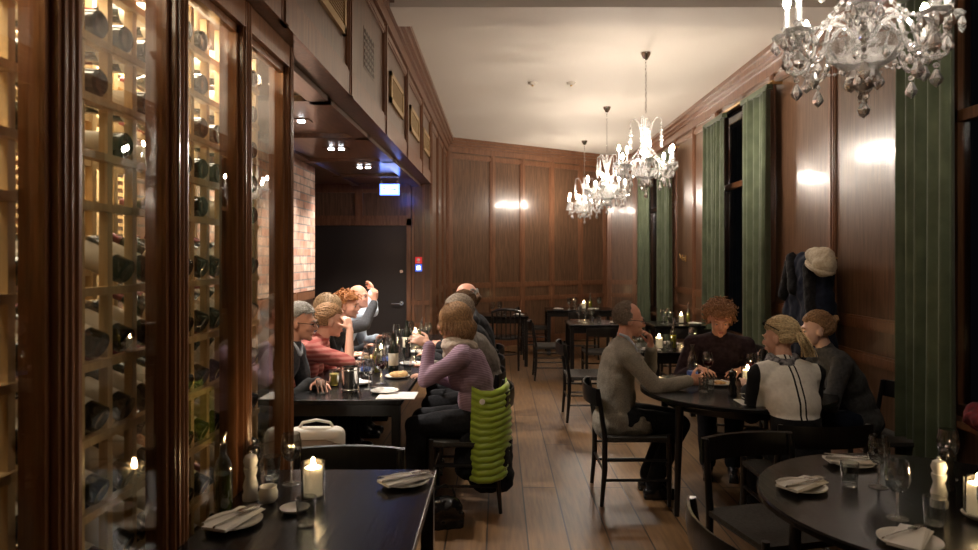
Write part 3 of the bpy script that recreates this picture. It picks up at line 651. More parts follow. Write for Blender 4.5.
# ---------------------------------------------------------------- people
def basis(fwd, up):
    f = V(fwd).normalized(); u = V(up); u = (u-f*u.dot(f)).normalized(); r_ = f.cross(u)
    return Matrix((( r_.x, f.x, u.x), (r_.y, f.y, u.y), (r_.z, f.z, u.z)))
def ik(S, W, L1, L2, pole):
    S = V(S); W = V(W); d = W-S; L = min(d.length, (L1+L2)*.995); dn = d.normalized()
    a = (L1*L1-L2*L2+L*L)/(2*L); h_ = math.sqrt(max(0, L1*L1-a*a)); p = V(pole); p = (p-dn*p.dot(dn))
    p = p.normalized() if p.length > 1e-5 else dn.orthogonal()
    return S+dn*a+p*h_, S+dn*L
def add_hand(mb, wrist, d, normal, side, curl=.5, s=1.0):
    """d: finger direction, normal: palm normal, side: +1 right hand"""
    f = V(d).normalized(); n = V(normal); n = (n-f*n.dot(f)).normalized(); lat = f.cross(n)*side      # thumb side
    W = V(wrist); R = Matrix(((lat.x, f.x, n.x), (lat.y, f.y, n.y), (lat.z, f.z, n.z)))
    mb.limb(W-f*.02, W+f*.02, .026*s, .026*s)
    mb.ell(W+f*.055*s, (.040*s, .050*s, .016*s), R=R)
    for k, ln in enumerate((.072, .080, .074, .058)):
        base = W+f*.09*s+lat*(.030-.020*k)*s; p = base-f*.02; dr = (f+lat*(.16-.10*k)).normalized(); seg = ln*s/3*1.05; rr = .0088*s
        for q in range(3):
            ang = curl*(.35+.5*q); dd = (dr*math.cos(ang)+n*math.sin(ang)).normalized(); ee = p+dd*(seg+(.02 if q == 0 else 0)); mb.limb(p, ee, rr, rr*.92, n=8); p = ee; rr *= .92
    p = W+f*.025*s+lat*.028*s; dd = (lat*.75+f*.6+n*.35*curl).normalized()
    for q in range(3): ee = p+dd*.031*s; mb.limb(p, ee, .0115*s*(1-.1*q), .0105*s*(1-.1*q), n=8); p = ee; dd = (dd+f*.45+n*.3*curl-lat*.15).normalized()
def person(label, loc, face, lean=.2, yaw=0, pitch=0, roll=0, hands=None, poles=None, curl=.6, hdir=None, hnorm=None, top=None, topname='sweater', legs=None, skin=SKIN, hair=None, seat=.46, s=1.0,
           vox=.0075, sleeve=.93, width=1.0, glasses=False, belly=0, collar=None, knees=.0, feet=.42, neckline=.0, tilt=0, female=False, shoes=True, hunch=.25, extra=None, jacket_len=0):
    t = thing('person', label, 'person', (loc[0], loc[1], 0), math.radians(face)-PI/2, None)
    hip = V((0, 0, seat+.095)); dr = V((math.sin(tilt), math.sin(lean), math.cos(lean)))
    dr.normalize(); lean2 = lean+hunch; dr2 = V((math.sin(tilt), math.sin(lean2), math.cos(lean2))).normalized()
    mid = hip+dr*.24*s; c7 = mid+dr2*.26*s; lat = V((1, 0, 0)); Rt = basis(V((0, math.cos(lean2), -math.sin(lean2))), dr2); Rp = basis(V((0, math.cos(lean), -math.sin(lean))), dr)
    sw = .172*width*s
    sh = {k: c7-dr2*.045+lat*k*sw+V((0, .01, 0)) for k in (-1, 1)}
    nd = V((0, math.sin(lean2*.5+.15), math.cos(lean2*.5+.15))); hc = c7+nd*.185*s
    H = Euler((pitch, roll, yaw), 'XYZ').to_matrix()
    def hp(p): return hc+H @ (V(p)*s)
    body = MB()
    # torso and limbs
    def torso(mb, g, wmul=1.0):
        mb.ell(hip+V((0, -.0, .0)), ((.165*width+g)*wmul*s, .125*s+g, .12*s+g))
        mb.ell(hip+dr*.13*s+V((0, .02*belly, 0)), ((.145*width+g)*s, (.108+.05*belly)*s+g, .14*s+g), R=Rp)
        mb.ell(mid+dr2*.05*s, ((.150*width+g)*s, .115*s+g, .16*s+g), R=Rt)
        mb.ell(mid+dr2*.14*s, ((.158*width+g)*s, .108*s+g, .13*s+g), R=Rt)
        mb.limb(sh[-1], sh[1], .058*s+g, .058*s+g); mb.limb(c7, sh[-1], .055*s+g, .055*s+g); mb.limb(c7, sh[1], .055*s+g, .055*s+g)
        if female:
            for k in (-1, 1): mb.ell(mid+dr2*.08*s+lat*k*.07*s+Rt @ V((0, .085*s, 0)), .06*s+g)
    torso(body, 0)
    body.limb(c7-nd*.02, hc-nd*.06*s, .056*s, .052*s)
    hands = hands or {}; poles = poles or {}; hdir = hdir or {}; hnorm = hnorm or {}; curls = curl if isinstance(curl, dict) else {1: curl, -1: curl}
    A = {}
    for k in (-1, 1):
        W = V(hands.get(k, (k*.16, .36, .78))); el, wr = ik(sh[k], W, .285*s, .25*s, poles.get(k, (k*.6, -.2, -1))); A[k] = (el, wr)
        body.limb(sh[k], el, .050*s, .040*s); body.limb(el, wr, .038*s, .026*s)
        add_hand(body, wr, hdir.get(k, (wr-el)), hnorm.get(k, (0, 0, -1)), k, curls[k], s)
    Lg = {}
    for k in (-1, 1):
        hj = hip+lat*k*.085*s; kn = V((k*(.10+knees), .42*s, seat+.06)); ft = V((k*(.09+knees*.6), feet, .085)); Lg[k] = (hj, kn, ft)
        body.limb(hj, kn, .082*s, .058*s); body.limb(kn, ft, .055*s, .036*s); body.limb(ft+V((0, -.02, -.045)), ft+V((0, .13, -.055)), .036, .026)
    # head
    for (c, r_) in (((0, -.012, .03), (.075, .095, .09)), ((0, .03, -.025), (.061, .066, .082)), ((0, .042, -.072), (.046, .044, .036)), ((0, .073, -.096), (.022, .018, .018)),
                    ((0, .080, .024), (.048, .018, .012)), ((.036, .064, -.026), (.024, .024, .022)), ((.031, .081, .0115), (.017, .011, .0065)), ((-.031, .081, .0115), (.017, .011, .0065)), ((.031, .078, -.0115), (.015, .010, .005)), ((-.031, .078, -.0115), (.015, .010, .005)), ((-.036, .064, -.026), (.024, .024, .022)),
                    ((.076, -.005, -.008), (.010, .020, .031)), ((-.076, -.005, -.008), (.010, .020, .031)), ((0, .088, -.062), (.024, .014, .012))):
        body.ell(hp(c), tuple(q*s for q in r_), R=H, nu=16, nv=10)
    body.limb(hp((0, .090, .012)), hp((0, .110, -.026)), .008*s, .0135*s); body.ell(hp((.011, .100, -.033)), .009*s); body.ell(hp((-.011, .100, -.033)), .009*s)
    voxel(body, vox, 'body', skin, t, 3)
    for k in (-1, 1):
        e = MB(); e.ell(hp((k*.030, .0785, .002)), .0112*s, nu=10, nv=8); e.build('eye', EYEW, t)
        e2 = MB(); e2.ell(hp((k*.030, .0866, -.0015)), .0058*s, nu=8, nv=6); o = e2.build('iris', EYED, t)
    lp = MB(); lp.ell(hp((0, .101, -.058)), (.021*s, .006*s, .0045*s), R=H); lp.ell(hp((0, .0995, -.066)), (.017*s, .006*s, .005*s), R=H); lp.build('lips', LIP, t)
    hm = hair['mat'] if hair else None
    if hair:
        eb = MB()
        for k in (-1, 1): eb.tube([hp((k*.014, .099, .019)), hp((k*.032, .097, .026)), hp((k*.048, .084, .020))], [.003, .0042, .002], 6)
        eb.build('eyebrow', hair.get('brow', hm), t)
    # clothes
    if top:
        c = MB(); torso(c, .014, 1.04)
        if jacket_len: c.limb(hip+V((0, -.0, .02)), mid+dr2*.05*s, .135*s, .13*s); c.limb(hip+V((.06, 0, .02)), mid+V((.06, 0, .03)), .115*s, .11*s); c.limb(hip+V((-.06, 0, .02)), mid+V((-.06, 0, .03)), .115*s, .11*s); c.ell(hip+V((0, -.02, -.03)), (.20*s, .145*s, .15*s)); c.limb(hip+V((.08, .04, -.03)), hip+V((.10, .17, -.03)), .10*s, .085*s); c.limb(hip+V((-.08, .04, -.03)), hip+V((-.10, .17, -.03)), .10*s, .085*s)
        for k in (-1, 1):
            el, wr = A[k]; we = el.lerp(wr, sleeve) if sleeve > 0 else None
            c.limb(sh[k], el, .068*s, .054*s)
            if sleeve > 0: c.limb(el, we, .054*s, .041*s)
        c.limb(c7-dr2*.02, c7+nd*.035, .068*s, .062*s)
        voxel(c, max(vox, .009), topname, top, t, 4, disp=[(.14, .022), (.05, .007)])
    if collar:
        mc = MB(); cc = c7+nd*.045
        if collar[0] == 'shirt':
            for k in (-1, 1): mc.tube([c7+nd*.075+V((k*.03, -.045, .01)), c7+nd*.065+V((k*.062, .01, 0)), c7+nd*.02+V((k*.045, .06, -.01)), c7+dr2*-.05+V((k*.012, .105, 0))], [.014, .017, .02, .02], 8, flat=.6)
            voxel(mc, .006, 'shirt_collar', collar[1], t, 2)
        else:
            for q, rr in enumerate((.098, .100, .082) if collar[1] == BEIGE else (.078, .082, .070)): mc.tube([c7+nd*(.0+.024*q)+V((rr*math.cos(a), .018+rr*math.sin(a), .012*math.sin(a*2+q))) for a in [2*PI*i/18 for i in range(18)]], .024, 10, closed=True)
            mc.ell(c7+V((0, .09, -.05)), (.07, .045, .06)); voxel(mc, .008, 'scarf', collar[1], t, 2, disp=[(.03, .012)])
    if legs:
        c = MB(); g = .013
        c.ell(hip+V((0, -.0, -.01)), (.168*width*s+g, .128*s+g, .10*s+g))
        for k in (-1, 1):
            hj, kn, ft = Lg[k]; c.limb(hj, kn, .085*s+g, .062*s+g); c.limb(kn, ft+V((0, 0, .02)), .060*s+g, .046*s+g)
        voxel(c, .011, 'trousers', legs, t, 4, disp=[(.12, .015)])
        if shoes:
            for k in (-1, 1):
                hj, kn, ft = Lg[k]; c = MB(); c.limb(ft+V((0, -.03, -.045)), ft+V((0, .14, -.052)), .042, .034); c.ell(ft+V((0, .03, -.02)), (.044, .06, .04)); c.box(tuple(ft+V((-.035, -.07, -.085))), tuple(ft+V((.035, .165, -.07))))
                voxel(c, .008, 'shoe', BLACKG, t, 3)
    if glasses:
        g = MB()
        for k in (-1, 1):
            g.tube([hp((k*.031+.021*math.cos(a), .104, .0+.016*math.sin(a))) for a in [2*PI*i/14 for i in range(14)]], .0022, 5, closed=True)
            g.tube([hp((k*.052, .103, .004)), hp((k*.078, .06, .006)), hp((k*.081, -.005, .004))], .0022, 5)
        g.tube([hp((-.010, .105, .003)), hp((.010, .105, .003))], .002, 5); g.build('glasses', BLACKG, t)
    if hair: do_hair(t, hp, H, hair, s)
    return t, hp, A, c7
def do_hair(t, hp, H, h, s):
    rnd = random.Random(h.get('seed', 3)); kind = h['kind']; m = h['mat']; C0 = V((0, -.012, .03)); R0 = V((.079, .100, .095))
    hl = h.get('line', .38)           # front hairline
    def inside(u):
        if kind == 'bald': return (u.z < .42 and u.z > -.55 and u.y < .18 and (abs(u.x) > .5 or u.y < -.3))
        if kind == 'receding': return (u.y < -.05+.5*u.z or (u.z < .5 and u.y < .25)) and u.z > -.62 and not (u.z > .35 and u.y > .1)
        lim = hl if u.y > .35 else (-.05+ (hl+.05)*max(0, (u.y+.05)/.4) if u.y > -.05 else -.62)
        if abs(u.x) > .75 and u.y > -.1: lim = max(lim, .05)
        return u.z > lim
    mb = MB(); base = MB(); N = 0
    vol = h.get('vol', 0); nst = int(h.get('n', 260)*(1.7 if kind in ('pony', 'bun') else 1.25)); tries = 0
    tgt = {'pony': V((0, -.115, .02)), 'bun': V((0, -.105, .055))}.get(kind)
    while N < nst and tries < 9000:
        tries += 1
        u = V((rnd.gauss(0, 1), rnd.gauss(0, 1), rnd.gauss(0, 1))).normalized()
        if not inside(u): continue
        N += 1
        on = lambda u_, k=0.0: C0+V((u_.x*(R0.x+k), u_.y*(R0.y+k), u_.z*(R0.z+k)))
        p = on(u); base.ell(hp(p-u*.004), (.011 if kind not in ('bald', 'receding') else .008)*s, nu=8, nv=6)
        pts = []
        if kind == 'curly':
            q = p+u*.0; a0 = rnd.random()*6; ax = u.orthogonal().normalized(); bx = u.cross(ax); L = .020+.055*rnd.random()**2+vol
            for i in range(9): f = i/8; pts.append(p+u*(L*f)+ax*.016*math.cos(a0+f*8)+bx*.016*math.sin(a0+f*8)+V((0, 0, -.02*f*f)))
            rr = .0068
        elif tgt is not None:
            jit = V((rnd.gauss(0, .07), 0, rnd.gauss(0, .07))); lift = rnd.random()*.010; tu = V(((tgt-C0).x/R0.x, (tgt-C0).y/R0.y, (tgt-C0).z/R0.z)).normalized()
            for i in range(8): f = i/7; w_ = (u*(1-f)+tu*f+V((0, 0, .15*math.sin(PI*f)))+jit*math.sin(PI*f)).normalized(); pts.append(on(w_, .004+(.006+lift)*math.sin(PI*f)+rnd.random()*.003))
            rr = .0040
        elif kind == 'bob':
            L = h.get('len', .16); fl = V((u.x*.9+rnd.gauss(0, .12), -.25*(1 if u.y < .3 else .2)+rnd.gauss(0, .1), -1)).normalized(); q = p+u*.010; d = (fl-u*fl.dot(u)).normalized()
            for i in range(10):
                pts.append(q.copy()); q = q+d*L/9*(1.4 if u.z > .3 else .9); e_ = q-C0; ee = V((e_.x/(R0.x+.012), e_.y/(R0.y+.012), e_.z/(R0.z+.012)))
                if q.z > C0.z-.03 and ee.length > 0: q = C0+e_/max(ee.length, 1e-5)*(1+.02*rnd.random())
                fl2 = V((u.x*.05, -.05, -1)); w_ = q-C0; un = V((w_.x/R0.x, w_.y/R0.y, w_.z/R0.z)).normalized(); d = (fl2-un*fl2.dot(un)*(1 if q.z > C0.z else .2)).normalized()+V((math.sin(i*1.3+u.x*9)*.18, math.cos(i*1.1+u.y*9)*.18, 0))+u*h.get('wild', 0)*(.5+rnd.random()*.5)*math.sin(i*.55)
            rr = .0050
        else:
            L = h.get('len', .03); fl = V((rnd.gauss(0, .3), -.8+rnd.gauss(0, .3), -.4+rnd.gauss(0, .2))); d = (fl-u*fl.dot(u)).normalized()
            for i in range(4): f = i/3; w_ = (u+d*f*L/.09).normalized(); pts.append(on(w_, .004+vol*(1-abs(f-.5))+rnd.random()*.006))
            rr = .0034
        k = len(pts); mb.tube([hp(q) for q in pts], [rr*s*(1-.65*(i/(k-1))**2) for i in range(k)], 5)
    o = voxel(base, .008, 'hair', m, t, 2)
    if kind == 'pony':
        L = h.get('tail', .17)
        for i in range(70):
            ox, oy = rnd.gauss(0, .010), rnd.gauss(0, .008); pts = []
            for j in range(8): f = j/7; pts.append(tgt+V((ox*(1+2.2*math.sin(PI*min(1, f*1.1))), -.012-.045*math.sin(PI*.55*f)*1+oy*(1+1.5*f), .01-L*f*f*.4-L*.6*f)))
            mb.tube([hp(q) for q in pts], [.006*s*(1-.6*j/7) for j in range(8)], 5)
        b = MB(); b.tube([hp(tgt+V((.018*math.cos(a), -.012, .018*math.sin(a)))) for a in [2*PI*i/12 for i in range(12)]], .007, 6, closed=True); b.build('hair_tie', h.get('tie', EYED), t)
    if kind == 'bun':
        for i in range(60):
            a0 = rnd.random()*6.28; tl = rnd.gauss(0, .5); r1 = .024+.008*rnd.random(); pts = []
            for j in range(9): a = a0+j*.45; q = V((math.cos(a)*math.cos(tl), .25*math.sin(a*2), math.sin(a))).normalized(); pts.append(tgt+V((0, -.03, .015))+q*r1*h.get('bun', 1))
            mb.tube([hp(q) for q in pts], .006*s, 5)
        c = MB(); c.ell(hp(tgt+V((0, -.03, .015))), .024*h.get('bun', 1)*s); c.build('bun', m, t)
    mb.build('hair_strands', m, t)
def hm(name, c, r=.5): return fabric(name, tuple(q*.55 for q in c), tuple(q*1.35 for q in c), 90, r, sheen=0, bump=.5)
GREY = hm('hair_grey', (.34, .32, .29)); BROWN = hm('hair_brown', (.11, .06, .03)); LBROWN = hm('hair_light_brown', (.30, .175, .09)); BLOND = hm('hair_blond', (.56, .43, .25)); GINGER = hm('hair_ginger', (.30, .12, .04)); AUBURN = hm('hair_auburn', (.30, .15, .075)); SALT = hm('hair_salt', (.19, .15, .12)); ASH = hm('hair_ash', (.32, .26, .20)); DBLOND = hm('hair_dark_blond', (.20, .13, .07))
TWEED = fabric('tweed', (.19, .17, .135), (.32, .285, .235), 130); DGREY = fabric('dark_grey_cloth', (.035, .037, .042), (.06, .062, .07), 60); BLKC = fabric('black_cloth', (.008, .008, .010), (.016, .016, .018), 60)
MAUVE = fabric('mauve_knit', (.22, .14, .19), (.34, .23, .30), 60, stripes=(30, (0, PI/2, 0))); RED = fabric('red_stripe', (.36, .09, .08), (.50, .20, .17), 60, stripes=(9, (0, PI/2, 0))); TAUPE = fabric('taupe_knit', (.13, .11, .095), (.19, .165, .14), 70)
BLUESH = fabric('blue_shirt', (.42, .50, .62), (.55, .62, .72), 60); NAVY = fabric('navy_cloth', (.006, .009, .020), (.012, .016, .032), 30); PLUM = fabric('plum_shirt', (.022, .012, .016), (.04, .024, .028), 40)
CHAR = fabric('charcoal_knit', (.045, .047, .05), (.08, .082, .085), 50); BEIGE = fabric('beige_scarf', (.36, .29, .23), (.50, .42, .35), 40); SHIRT = mat('shirt_blue', (.5, .55, .65), .8); SCARFP = fabric('patterned_scarf', (.03, .03, .035), (.35, .34, .36), 45)
def two_tone():
    m = fabric('white_back_sweater', (.70, .67, .62), (.80, .77, .71), 60); nt = m.node_tree; b = nt.nodes['Principled BSDF']
    src = b.inputs['Base Color'].links[0].from_socket; tc = nt.nodes.new('ShaderNodeTexCoord'); sx = nt.nodes.new('ShaderNodeSeparateXYZ'); nt.links.new(tc.outputs['Object'], sx.inputs[0])
    def mth(op, a, v):
        n = nt.nodes.new('ShaderNodeMath'); n.operation = op
        if isinstance(a, (int, float)): n.inputs[0].default_value = a
        else: nt.links.new(a, n.inputs[0])
        if isinstance(v, (int, float)): n.inputs[1].default_value = v
        else: nt.links.new(v, n.inputs[1])
        return n.outputs[0]
    ax = mth('ABSOLUTE', sx.outputs['X'], 0); side = mth('GREATER_THAN', ax, .178); low = mth('LESS_THAN', sx.outputs['Z'], .72); front = mth('GREATER_THAN', sx.outputs['Y'], .22)
    band = mth('MULTIPLY', mth('GREATER_THAN', ax, .010), mth('LESS_THAN', ax, .020))
    fac = mth('MAXIMUM', mth('MAXIMUM', side, low), mth('MAXIMUM', front, band))
    mx = nt.nodes.new('ShaderNodeMix'); mx.data_type = 'RGBA'; nt.links.new(fac, mx.inputs[0]); nt.links.new(src, mx.inputs[6]); mx.inputs[7].default_value = (.012, .012, .014, 1); nt.links.new(mx.outputs[2], b.inputs['Base Color'])
    return m
# -- left side of the long table, facing +X
person('grey-haired man in glasses and dark grey jacket, nearest seat on the bench side', (-1.60, 4.52), 0, lean=.28, pitch=-.12, hands={1: (-.02, .34, .79), -1: (.02, .40, .80)}, hdir={1: (-.8, .6, 0), -1: (.8, .5, 0)}, top=DGREY, topname='jacket', legs=BLKC, skin=SKINR, hair=dict(kind='short', mat=GREY, len=.05, n=420, vol=.006, line=.42), glasses=True, collar=('shirt', SHIRT), vox=.0065, s=1.02, belly=.5)
tt, hp_, A_, c7_ = person('woman with ponytail and red striped top resting chin on hand', (-1.62, 5.10), 4, lean=.42, pitch=-.12, yaw=.35, hands={1: (.04, .50, 1.08), -1: (-.10, .48, .79)}, poles={1: (.3, .5, -1)}, hdir={1: (-.3, -.25, .9)}, hnorm={1: (-.6, -.6, 0)}, curl={1: 1.3, -1: .5}, top=RED, topname='striped_top', sleeve=.0, legs=BLKC, hair=dict(kind='pony', mat=LBROWN, tie=mat('purple_tie', (.25, .12, .5), .6), line=.4, n=300, tail=.12), female=True, vox=.0065)
person('guest with dark blond hair behind the ponytail woman at the long table', (-1.66, 5.68), 0, lean=.22, yaw=.1, hands={1: (.1, .40, .79), -1: (-.14, .42, .79)}, top=BLKC, topname='jumper', legs=BLKC, hair=dict(kind='bob', mat=DBLOND, len=.09, n=220), female=True, vox=.009)
person('ginger-haired guest raising a hand to the face, dark grey sleeve', (-1.66, 6.22), 0, lean=.28, yaw=-.15, hands={1: (.02, .52, 1.22), -1: (-.12, .42, .79)}, poles={1: (.8, .3, -1)}, hdir={1: (-.2, .1, 1)}, hnorm={1: (-.6, -.6, 0)}, curl={1: 1.2, -1: .5}, top=DGREY, topname='jumper', legs=BLKC, skin=SKINR, hair=dict(kind='curly', mat=GINGER, n=260), vox=.009)
person('bald man in light blue shirt drinking at the far end of the bench', (-1.68, 6.92), -6, lean=.24, pitch=.12, yaw=-.25, hands={1: (.0, .40, 1.28), -1: (-.14, .42, .80)}, poles={1: (.9, .2, -1)}, hdir={1: (-.7, -.2, .4)}, hnorm={1: (0, -.8, .1)}, curl={1: 1.2, -1: .5}, top=BLUESH, topname='shirt', legs=BLKC, skin=SKINR, hair=dict(kind='bald', mat=GREY, n=160), vox=.009, s=1.05)
# -- aisle side of the long table, facing -X
tF, hpF, AF, cF = person('woman with brown bob, mauve knit sweater and beige scarf, gesturing', (-.13, 4.53), 176, lean=.10, pitch=-.08, yaw=.1, hands={-1: (-.06, .33, 1.05), 1: (.12, .34, .80)}, poles={-1: (-.4, .2, -1)}, hdir={-1: (.1, .8, .35)}, hnorm={-1: (.6, 0, -.5)}, curl={-1: .7, 1: .5}, top=MAUVE, topname='sweater', legs=BLKC, hair=dict(kind='bob', mat=LBROWN, len=.125, n=800, line=.38, wild=.65), female=True, vox=.0065, collar=('scarf', BEIGE), s=.97, belly=.2)
person('guest with ash-blond hair and taupe sweater, second on the aisle side', (-.07, 5.18), 180, lean=.16, hands={1: (.1, .44, .79), -1: (-.1, .44, .79)}, top=TAUPE, topname='sweater', legs=BLKC, skin=SKINR, hair=dict(kind='short', mat=ASH, len=.06, n=380, vol=.008, line=.45), vox=.0085, s=1.03, width=1.08, hunch=.35)
person('guest with brown hair tied in a bun, third on the aisle side', (-.12, 5.83), 180, lean=.14, hands={1: (.1, .44, .79), -1: (-.1, .44, .79)}, top=BLKC, topname='jumper', legs=BLKC, hair=dict(kind='bun', mat=BROWN, n=260, bun=1.3), female=True, vox=.009)
person('bald man in dark jacket, farthest on the aisle side', (-.13, 6.55), 180, lean=.12, hands={1: (.1, .44, .79), -1: (-.1, .44, .79)}, top=BLKC, topname='jacket', legs=BLKC, skin=SKINR, hair=dict(kind='bald', mat=GREY, n=160), vox=.009, s=1.06, collar=('shirt', WHITE))
# -- round table
person('balding man with glasses in a grey-brown tweed jacket, chin on hand', (.80, 4.67), 0, seat=.44, lean=-.02, hunch=.22, pitch=-.12, yaw=.0, hands={1: (.17, .46, .81), -1: (-.03, .25, 1.00)}, poles={1: (.5, -.3, -1), -1: (-.6, .7, -1)}, hdir={1: (-.35, .9, 0), -1: (.15, -.1, 1)}, hnorm={1: (-.8, .1, 0), -1: (.2, -1, .1)}, curl={1: .9, -1: 1.3}, top=TWEED, topname='jacket', legs=BLKC, skin=SKINR, hair=dict(kind='receding', mat=SALT, len=.035, n=420), glasses=True, collar=('shirt', SHIRT), vox=.006, s=.98, jacket_len=1, width=1.08, belly=.4, feet=.24)
person('curly-haired man in a dark plum shirt looking down', (1.76, 5.46), -106, seat=.44, lean=.34, pitch=-.38, yaw=.1, hands={1: (.16, .46, .80), -1: (-.16, .44, .80)}, hdir={1: (-.6, .8, 0), -1: (.6, .8, 0)}, top=PLUM, topname='shirt', legs=BLKC, skin=SKINR, hair=dict(kind='curly', mat=AUBURN, n=300, line=.36), vox=.0065, width=1.1, s=1.02)
tL, hpL, AL, cL = person('blonde woman seen from behind in a black and white sweater with zip', (1.69, 3.84), 92, seat=.44, lean=.22, pitch=-.12, yaw=.72, hands={1: (.14, .42, .80), -1: (-.12, .42, .80)}, poles={1: (.2, -.3, -1), -1: (-.2, -.3, -1)}, s=.95, top=two_tone(), topname='sweater', legs=BLKC, hair=dict(kind='pony', mat=BLOND, line=.35, n=420, tail=.15), female=True, vox=.0065, collar=('scarf', SCARFP), width=.98)
g = MB()                                               # sunglasses pushed up on the hair
for k in (-1, 1): g.ell(hpL((k*.032, .068, .10)), (.022, .006, .017)); g.tube([hpL((k*.055, .066, .10)), hpL((k*.088, .0, .075)), hpL((k*.088, -.04, .05))], .003, 5)
g.tube([hpL((-.01, .075, .10)), hpL((.01, .075, .10))], .003, 5); g.build('sunglasses', BLACKG, tL)
person('young woman with hair in a bun and a dark grey shawl, by the panelled wall', (2.44, 4.60), 178, seat=.44, lean=.33, pitch=-.05, yaw=-.1, hands={1: (.12, .46, .79), -1: (-.10, .46, .79)}, top=CHAR, topname='shawl', legs=NAVY, skin=SKINP, hair=dict(kind='bun', mat=LBROWN, n=360, line=.42, bun=.9), female=True, vox=.0065, width=1.1, s=.97)

# ---------------------------------------------------------------- garments and bags
def quilt(name, label, path, z0, z1, th, mat_, rows, loc, cat='vest', wav=.5):
    """a thick sheet following a plan path, quilted in horizontal rows"""
    t = thing(name, label, cat, loc); k = len(path); nz = rows*6; vs = []; fs = []
    P = [V((p[0], p[1], 0)) for p in path]
    for side in (0, 1):
        for j in range(nz+1):
            f = j/nz
            for i in range(k):
                tn = (P[min(i+1, k-1)]-P[max(i-1, 0)]).normalized(); nrm = V((tn.y, -tn.x, 0)); edge = math.sin(PI*(i+.0)/(k-1))
                b = (th*(.35+.65*abs(math.sin(PI*rows*f)))+.012*math.sin(5*f+i))*(1 if side else -.4)*(.3+.7*min(1, edge*3))
                flare = 1+.12*(1-f)*wav; zz = z0+(z1-z0)*f-.02*math.sin(i*1.1)+.03*math.sin(i*.7)*(1-f)
                p = P[i]*flare+nrm*b; vs.append((p.x, p.y, zz))
    N = k*(nz+1)
    for j in range(nz):
        for i in range(k-1):
            a = j*k+i; fs.append((a, a+k, a+k+1, a+1)); fs.append((N+a, N+a+1, N+a+k+1, N+a+k))
    for j in range(nz):
        for i in (0, k-1): a = j*k+i; q = (a, N+a, N+a+k, a+k); fs.append(q if i else q[::-1])
    for i in range(k-1):
        a = i; fs.append((a, a+1, N+a+1, N+a)); a = nz*k+i; fs.append((a+1, a, N+a, N+a+1))
    m_ = MB(); m_.add(vs, fs); m_.build('shell', mat_, t, sharp=60); return t
GREENV = mat('lime_nylon', (.30, .42, .03), .38, sheen=.3); 
vp = [(-.17, -.20), (-.11, -.255), (-.04, -.275), (.02, -.255), (.05, -.19), (.062, -.10), (.065, 0), (.062, .10), (.05, .18)]
tv = quilt('puffer_vest', 'bright lime green quilted puffer vest hung over the chair of the woman in mauve', vp, .20, .80, .017, GREENV, 14, (-.005, 4.55, 0))
MB().lathe([(.018, 0), (.018, .004)], 14, T(-.10, -.29, .72) @ Rx(PI/2)).build('badge', WHITE, tv)
c = MB()
for (x_, y_, z_, r_) in ((.0, -.08, .42, (.10, .12, .10)), (.0, -.13, .30, (.10, .08, .18)), (.05, 0, .30, (.07, .22, .22)), (-.14, -.14, .34, (.12, .06, .16)), (.05, -.08, .20, (.08, .12, .10)), (-.06, -.12, .20, (.12, .08, .09))): c.ell((x_, y_, z_), r_)
cc = tag(voxel(c, .014, 'draped_coat', BLKC, None, 4, disp=[(.12, .06), (.05, .02)]), 'black coat hanging beneath the green vest over the chair side', 'coat'); cc.location = (-.03, 4.52, .0)
tb = thing('patent_handbag', 'small black patent leather handbag on the floor by the mauve woman\'s chair', 'bag', (-.33, 4.10, 0), .3)
c = MB(); c.ell((0, 0, .10), (.12, .065, .09)); c.box((-.11, -.055, .0), (.11, .055, .09)); voxel(c, .009, 'pouch', BLACKG, tb, 3, disp=[(.05, .02)])
MB().tube([(-.07, 0, .16), (-.05, 0, .23), (0, 0, .255), (.05, 0, .23), (.07, 0, .16)], .007).build('handle', BLACKG, tb)
tb = thing('cream_handbag', 'cream structured handbag on a stool behind the foreground square table', 'bag', (-.94, 3.50, .475), .05)
c = MB(); c.box((-.145, -.06, 0), (.145, .06, .275)); o = c.build('pouch', CREAMLEATHER, tb, bevel=.045); o.modifiers['b'].segments = 5
MB().tube([(-.14, -.061, .20), (-.06, -.064, .225), (.06, -.064, .225), (.14, -.061, .20)], .004, 6).build('seam', mat('cream_seam', (.5, .45, .36), .6), tb)
MB().tube([(-.09, 0, .265), (-.07, 0, .298), (0, 0, .312), (.07, 0, .298), (.09, 0, .265)], .008, 8).build('handle', CREAMLEATHER, tb)
# coats on the right wall
tc_ = thing('wall_coats', 'dark navy coats hanging on the panelled wall under the cream hood', 'coat', (2.62, 5.72, 0))
c = MB()
for (y_, z_, ry, rz_, rx) in ((-.05, 1.40, .27, .28, .12), (.12, 1.38, .22, .30, .11), (.12, 1.15, .30, .38, .12), (-.12, 1.1, .26, .42, .12), (.0, .85, .38, .28, .12), (.22, 1.0, .2, .35, .1)): c.ell((0, y_, z_), (rx, ry, rz_))
voxel(c, .016, 'coat', NAVY, tc_, 4, disp=[(.16, .06), (.06, .015)])
c = MB(); c.limb((-.07, .20, 1.62), (-.10, .27, 1.30), .05, .06); c.limb((-.08, .18, 1.62), (-.12, .05, 1.35), .05, .05); c.limb((-.08, -.15, 1.55), (-.1, -.3, 1.0), .05, .07); voxel(c, .014, 'fur_trim', BLKC, tc_, 2, disp=[(.03, .02)])
th_ = thing('cream_hood', 'cream knitted hood or hat resting on top of the navy coats', 'hat', (2.58, 5.44, 1.62))
c = MB(); c.ell((0, 0, .0), (.09, .17, .085)); c.ell((-.02, -.08, -.06), (.085, .12, .09)); c.ell((0, .09, .02), (.08, .10, .07)); voxel(c, .012, 'hood', fabric('cream_knit', (.40, .35, .26), (.55, .49, .38), 60), th_, 3, disp=[(.08, .03)])
